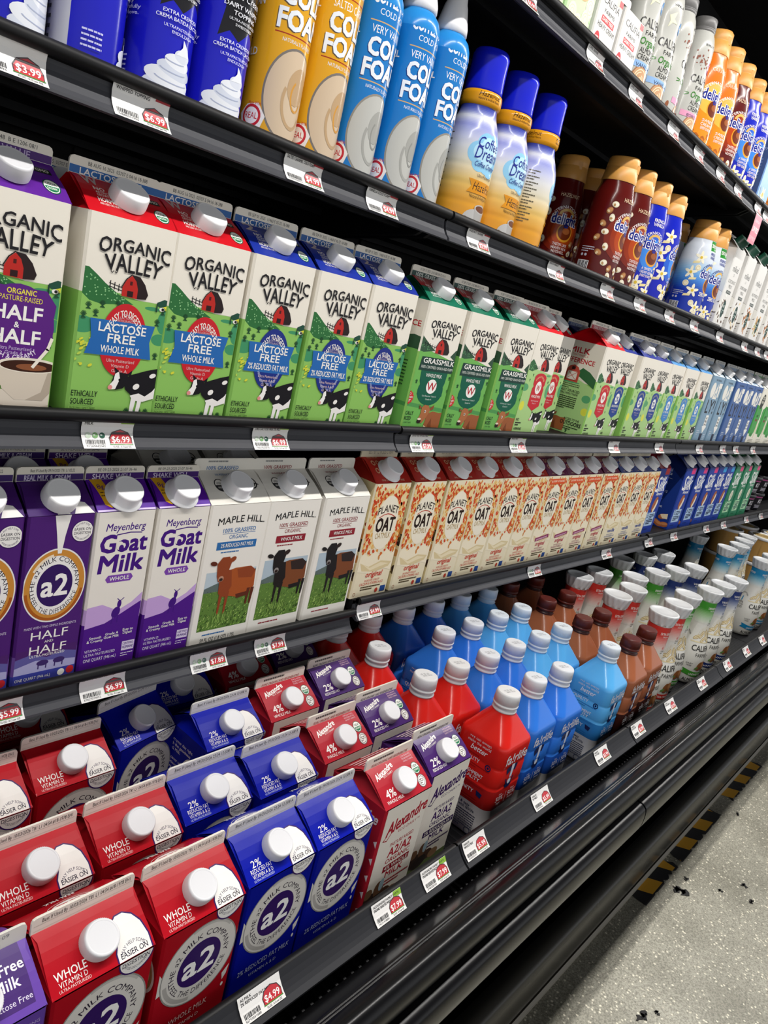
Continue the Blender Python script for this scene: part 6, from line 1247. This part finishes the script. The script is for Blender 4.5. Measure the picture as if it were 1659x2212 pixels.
for i, (k, x) in enumerate(((C_NC, 2.084), (C_NS, 2.190), (C_NA, 2.302), (C_NM, 2.415), (C_NA, 2.525), (C_NM, 2.635))):
    stock(2, k, [(x, .692, ['white nut milk carton showing its coconut side, nearest the creamer bottles', 'white nut milk carton second from the creamer bottles', 'white nut milk carton with almonds, third from the creamer bottles', 'white nut milk carton with mixed nuts, fourth from the creamer bottles', 'white nut milk carton, fifth from the creamer bottles', 'white nut milk carton farthest right'][i])], 'white nut milk cartons')

# top shelf
G1 = 'cartons and bottles on the top shelf'
stock(1, C_SO, [(.985, .692, 'pale green creamer box at the top edge of the photo, left of the two'), (1.068, .692, 'pale green creamer box with orange blob beside the small white cartons')], G1)
stock(1, C_HC, [(1.150, .690, 'small white cream carton on the top shelf, left of the two', 0), (1.231, .690, 'small white cream carton on the top shelf, right of the two', 0)], G1)
stock(1, T_V, [(1.320, .730, 'grey almond creamer bottle with blue band beside the small cartons', -26), (1.402, .730, 'grey almond creamer bottle with blue band, second in the row', -26)], G1)
stock(1, T_B, [(1.484, .738, 'grey brown sugar creamer bottle with pink band, half hidden by its neighbour', 16), (1.570, .730, 'grey brown sugar creamer bottle with pink band in full view', -24)], G1)
stock(1, D_C, [(1.655, .735, 'orange caramel creamer bottle beside the grey bottles', -34), (1.741, .735, 'orange caramel creamer bottle beside the dark red one', -34), (2.235, .735, 'orange creamer bottle at the far right end of the top shelf', -24)], G1)
stock(1, D_H, [(1.826, .735, 'dark red hazelnut creamer bottle on the top shelf', -34), (1.785, .825, 'dark red creamer bottle behind the others on the top shelf', -24)], G1)
stock(1, D_V, [(1.914, .735, 'bright blue vanilla creamer bottle on the top shelf, left of two', -34), (1.999, .735, 'bright blue vanilla creamer bottle on the top shelf, right of two', -34)], G1)
stock(1, C_VB, [(2.092, .692, 'blue creamer box on the top shelf, beside the bright blue bottles'), (2.120, .800, 'blue creamer box in the second row of the top shelf')], G1)

# bottom racks
G5 = 'milk cartons on the bottom racks'
stock(5, C_FF, [(.222, .421, 'purple fat free milk carton in the bottom left corner', 0)], G5)
stock(5, C_AR, [(.321, .420, 'red whole milk carton in the front row beside the purple one', 0), (.4255, .420, 'red whole milk carton in the front row beside the blue ones', 0), (.319, .524, 'red whole milk carton in the second row at the left edge', 0), (.4235, .526, 'red whole milk carton in the second row beside the blue ones', 0),
                (.312, .642, 'red whole milk carton in the third row, only a sliver at the left edge', 0), (.418, .656, 'red whole milk carton in the third row showing its coffee side', 0), (.414, .762, 'red whole milk carton in deep shadow under the shelf, behind the third row', 0)], G5)
stock(5, C_AB, [(.527, .422, 'blue reduced fat carton in the front row beside the red ones', 0), (.625, .421, 'blue reduced fat carton in the front row beside the red script-logo carton', 0), (.525, .531, 'blue reduced fat carton in the second row beside the red ones', 0), (.6255, .522, 'blue reduced fat carton in the second row, right of the two', 0),
                (.533, .692, 'blue reduced fat carton turned at an angle in the third row', 11), (.6255, .629, 'blue reduced fat carton in the third row showing its coffee side', 0), (.622, .738, 'blue reduced fat carton in shadow under the shelf, last of its row', 0)], G5)
R4 = ['front', 'second', 'third', 'back']
for r, (y1, y2) in enumerate(((.423, .434), (.531, .542), (.640, .649), (.743, .757))):
    stock(5, C_XR, [(.745 - r * .001, y1, 'red script-logo whole milk carton in the %s row%s' % (R4[r], ', shaded by the shelf' if r == 3 else ''), 0)], G5)
    stock(5, C_XP, [(.855 - (r % 2) * .003, y2, 'purple script-logo reduced fat carton in the %s row%s' % (R4[r], ', shaded by the shelf' if r == 3 else ''), 0)], G5)
GM = 'square milk bottles on the bottom racks'
stock(5, B_R, [(1.039, .470, 'red square milk bottle in the front row', 0), (.945, .570, 'red square milk bottle in the second row, left of the two', 0), (1.037, .570, 'red square milk bottle in the second row beside the blue ones', 0), (.948, .672, 'red square milk bottle in the third row', 0), (1.034, .768, 'red square milk bottle in the back row under the end of the shelf', 0), (.943, .766, 'red square milk bottle in the back row, hidden most by the shelf', 0)], GM)
row = ['front', 'second', 'third', 'back']
for K_, nm, pos in ((B_B, 'mid blue', [(1.133, .473, 0), (1.225, .469, 0), (1.128, .567, 1), (1.220, .567, 1), (1.122, .662, 2), (1.217, .662, 2), (1.129, .765, 3), (1.222, .762, 3)]),
                    (B_L, 'sky blue', [(1.430, .468, 0), (1.312, .565, 1), (1.406, .565, 1), (1.310, .662, 2), (1.404, .662, 2), (1.316, .760, 3), (1.417, .757, 3)]),
                    (B_C, 'brown chocolate', [(1.523, .462, 0), (1.622, .466, 0), (1.508, .567, 1), (1.603, .566, 1), (1.517, .662, 2), (1.616, .662, 2), (1.513, .758, 3), (1.628, .755, 3)])):
    for i, (x, y, r) in enumerate(pos):
        same = [p for p in pos if p[2] == r]
        side = '' if len(same) == 1 else (', left of two' if x == min(p[0] for p in same) else ', right of two')
        stock(5, K_, [(x, y, '%s square milk bottle in the %s row%s' % (nm, row[r], side), 0)], GM)
GA = 'curvy almond milk bottles on the bottom racks'
for K_, nm, pos in ((A_R, 'red-necked', [(1.725, .4745, 0), (1.836, .480, 0), (1.702, .580, 1), (1.808, .585, 1), (1.720, .690, 2), (1.826, .686, 2)]),
                    (A_G, 'green-necked', [(1.951, .495, 0), (2.083, .480, 0), (1.912, .624, 1), (2.040, .612, 1), (2.035, .715, 2)]),
                    (A_N, 'navy-necked', [(2.195, .480, 0), (2.308, .4775, 0), (2.152, .597, 1), (2.268, .582, 1), (2.178, .703, 2), (2.292, .690, 2)]),
                    (A_T, 'teal-necked', [(2.726, .506, 0), (2.845, .506, 0), (2.716, .623, 1), (2.840, .618, 1), (2.957, .634, 1), (3.065, .650, 1), (2.757, .735, 2)])):
    for i, (x, y, r) in enumerate(pos):
        same = sorted(p[0] for p in pos if p[2] == r); n = len(same)
        side = '' if n == 1 else ', ' + (['left of two', 'right of two'][same.index(x)] if n == 2 else ['leftmost', 'second from left', 'third from left', 'rightmost'][same.index(x)] + ' of four')
        stock(5, K_, [(x, y, '%s curvy almond milk bottle in the %s row%s' % (nm, row[r], side), -26 + 5 * _j.uniform(-1, 1))], GA)
for x, y, lb in ((3.36, .800, 'stack standing farthest back under the shelf'), (3.425, .665, 'nearest stack beside the teal-necked bottles'), (3.560, .790, 'far stack in the second row'), (3.575, .650, 'far stack in the front row')):
    Y_W.put('white-lidded tan tub at the bottom of the %s' % lb, x, y, BZ + .0006, 110, 'white-lidded tubs')
    Y_W.put('white-lidded tan tub on top of the %s' % lb, x, y, BZ + .113, 100, 'white-lidded tubs')

# price tags: (x, price, what they hang beneath, print, corner)
T1 = [(.914, '$5.99', 'above the golden creamer bottles, at the top photo edge'), (1.123, '$5.99', 'under the small white cream cartons'), (1.281, '$6.49', 'under the first grey almond creamer'), (1.461, '$6.49', 'under the brown sugar creamer bottles'), (1.606, '$5.49', 'under the first orange caramel creamer'), (1.749, '$5.49', 'under the second orange caramel creamer'), (1.881, '$5.49', 'under the bright blue vanilla creamers'), (2.128, '$4.99', 'under the blue creamer box')]
T2 = [(.283, '$3.99', 'under the whipped topping at the left photo edge', ('WHIPPED', 'CREAM'), None), (.397, '$6.99', 'under the blue whipped topping cans', ('DAIRY STAR', 'WHIPPED TOPPING'), 'red'), (.596, '$4.99', 'under the yellow cold foam cans', ('COFFEE TOPPERS', 'SALTED CARAMEL COLD FOAM'), 'red'), (.728, '$4.99', 'under the light blue cold foam cans', ('COFFEE TOPPERS', 'VANILLA COLD FOAM'), 'red'), (.943, '$3.99', 'under the first golden creamer bottle', ('COFFEE DREAM', 'HAZELNUT CREAMER'), 'red'),
      (1.181, '$3.99', 'under the gap after the golden creamer bottles', ('COFFEE DREAM', 'FRENCH VANILLA'), 'red'), (1.387, '$4.99', 'under the first dark red creamer', ('HAZELNUT', 'CREAMER'), 'red'), (1.547, '$4.99', 'under the royal blue creamers', ('VANILLA', 'CREAMER'), 'red'), (1.719, '$4.99', 'in the gap after the royal blue creamers', ('VANILLA', 'CREAMER'), 'red'), (1.885, '$4.99', 'under the zero sugar creamers', ('ZERO SUGAR', 'VANILLA'), 'red'),
      (2.088, '$6.99', 'under the coconut nut milk carton', ('MILKED', 'COCONUT'), None), (2.318, '$6.99', 'under the third nut milk carton', ('MILKED', 'ALMONDS'), None), (2.456, '$6.99', 'under the fourth nut milk carton', ('MILKED', 'NUTS'), None), (2.562, '$6.99', 'under the fifth nut milk carton', ('MILKED', 'NUTS'), None)]
T3 = [(.408, '$6.99', 'under the red-topped lactose free cartons', ('ORGANIC VALLEY', 'MILK'), 'green'), (.623, '$6.99', 'under the blue-topped lactose free cartons', ('ORGANIC VALLEY', 'ORG LACTOSE FREE 2% MILK'), 'green'), (.928, '$7.99', 'under the first green-topped carton', ('ORGANIC VALLEY', 'GRASS FED WHOLE MILK'), 'green'), (1.218, '$5.99', 'under the red shield cartons', ('ORGANIC VALLEY', 'WHOLE MILK'), 'green'), (1.643, '$5.99', 'under the navy-topped cartons', ('ORGANIC', '2% MILK'), None), (1.922, '$5.99', 'under the sky blue topped cartons', ('ORGANIC', 'FAT FREE'), None), (2.237, '$5.99', 'under the first pale oat drink', ('OAT', 'LOW FAT'), None), (2.458, '$5.99', 'under the first dark blue oat drink', ('OAT', 'FULL FAT'), None), (2.597, '$5.99', 'under the middle dark blue oat drink', ('OAT', 'FULL FAT'), None), (2.801, '$5.99', 'under the green oat drinks', ('OAT', 'FRESH'), None)]
T4 = [(.325, '$5.99', 'under the half and half at the left edge', ('HALF', 'AND HALF'), None), (.444, '$6.99', 'under the goat milk', ('MEYENBERG', 'ULTRA PASTEURIZED GOAT MILK'), None), (.591, '$7.89', 'under the white carton with the red-brown cow', ('MAPLE HILL', 'ORG 2% GRASSFED MILK'), 'green'), (.696, '$7.99', 'under the white cartons with black cows', ('MAPLE HILL', 'GRASSFED MILK'), 'green'), (.899, '$4.99', 'under the first oat milk carton', ('PLANET OAT', 'OAT MILK'), None), (1.436, '$4.99', 'under the last red-topped oat milk', ('PLANET OAT', 'ORIGINAL'), 'green'), (1.804, '$4.99', 'under the last plum-topped oat milk', ('PLANET OAT', 'UNSWEETENED'), None), (2.082, '$5.29', 'under the almond milk with a red tab', ('SILK', 'ALMOND'), None), (2.282, '$5.29', 'under the carton showing its almond side', ('SILK', 'ALMOND'), None), (2.586, '$5.29', 'under the sky-tab almond milk', ('SILK', 'ALMOND'), None), (2.775, '$5.29', 'under the first green soy carton', ('SILK', 'SOY'), None), (3.062, '$5.29', 'under the last green soy carton', ('SILK', 'SOY'), None), (3.27, '$9.99', 'under the black tubs', ('PROTEIN', 'POWDER'), None)]
T5 = [(.491, '$4.99', 'on the bottom lip below the front blue cartons', ('A2 MILK', '2% REDUCED FAT MILK'), None), (.698, '$7.99', 'on the bottom lip below the red script-logo carton', ('ALEXANDRE FAMILY FARMS', 'ORGANIC GRASS FED WHOLE MILK'), 'green'), (.797, '$7.99', 'on the bottom lip below the purple script-logo carton', ('ALEXANDRE FAMILY FARMS', 'ORGANIC REDUCED FAT 2% MILK'), 'green'), (.895, '$5.99', 'on the bottom lip left of the red square bottle', ('FAIRLIFE', 'WHOLE MILK'), None), (1.092, '$5.99', 'on the bottom lip below the front mid blue bottles', ('FAIRLIFE', '2% MILK'), None), (1.328, '$5.99', 'on the bottom lip left of the front sky blue bottle', ('FAIRLIFE', 'FAT FREE'), None), (1.503, '$5.99', 'on the bottom lip below the brown bottles', ('FAIRLIFE', 'CHOCOLATE'), None), (1.692, '$5.99', 'on the bottom lip below the red-necked bottles', ('CALIFIA', 'EXTRA CREAMY'), None), (1.911, '$5.99', 'on the bottom lip below the green-necked bottles', ('CALIFIA', 'UNSWEETENED'), None), (2.125, '$5.99', 'on the bottom lip below the first navy-necked bottle', ('CALIFIA', 'VANILLA'), None), (2.309, '$5.99', 'on the bottom lip below the second navy-necked bottle', ('CALIFIA', 'VANILLA'), None), (2.483, '$5.99', 'on the bottom lip in the gap after the navy-necked bottles', ('CALIFIA', 'VANILLA'), None), (2.76, '$5.99', 'on the bottom lip below the teal-necked bottles', ('CALIFIA', 'VANILLA'), None)]
for lv, T in ((1, T1), (2, T2), (3, T3), (4, T4)):
    for t in T:
        nm = t[3] if len(t) > 3 else ('CREAMER', 'COFFEE CREAMER'); co = t[4] if len(t) > 4 else (None if t[0] < 1.5 else 'red')
        price_tag(t[0], STAG, -.0004, LIP[lv][sec(t[0])], t[1], 'price tag reading %s %s' % (t[1], t[2]), nm, co, lv in (3, 4) and co == 'green')
for t in T5: price_tag(t[0], BTAG, 0, 0, t[1], 'price tag reading %s %s' % (t[1], t[2]), t[3], t[4])
price_tag(2.043, STAG, -.0025, LIP[1][1], '$4.99', 'long pink and white low price sign hanging from the top shelf edge', ('CREAMER', 'EVERYDAY'), None, False, 54, True)
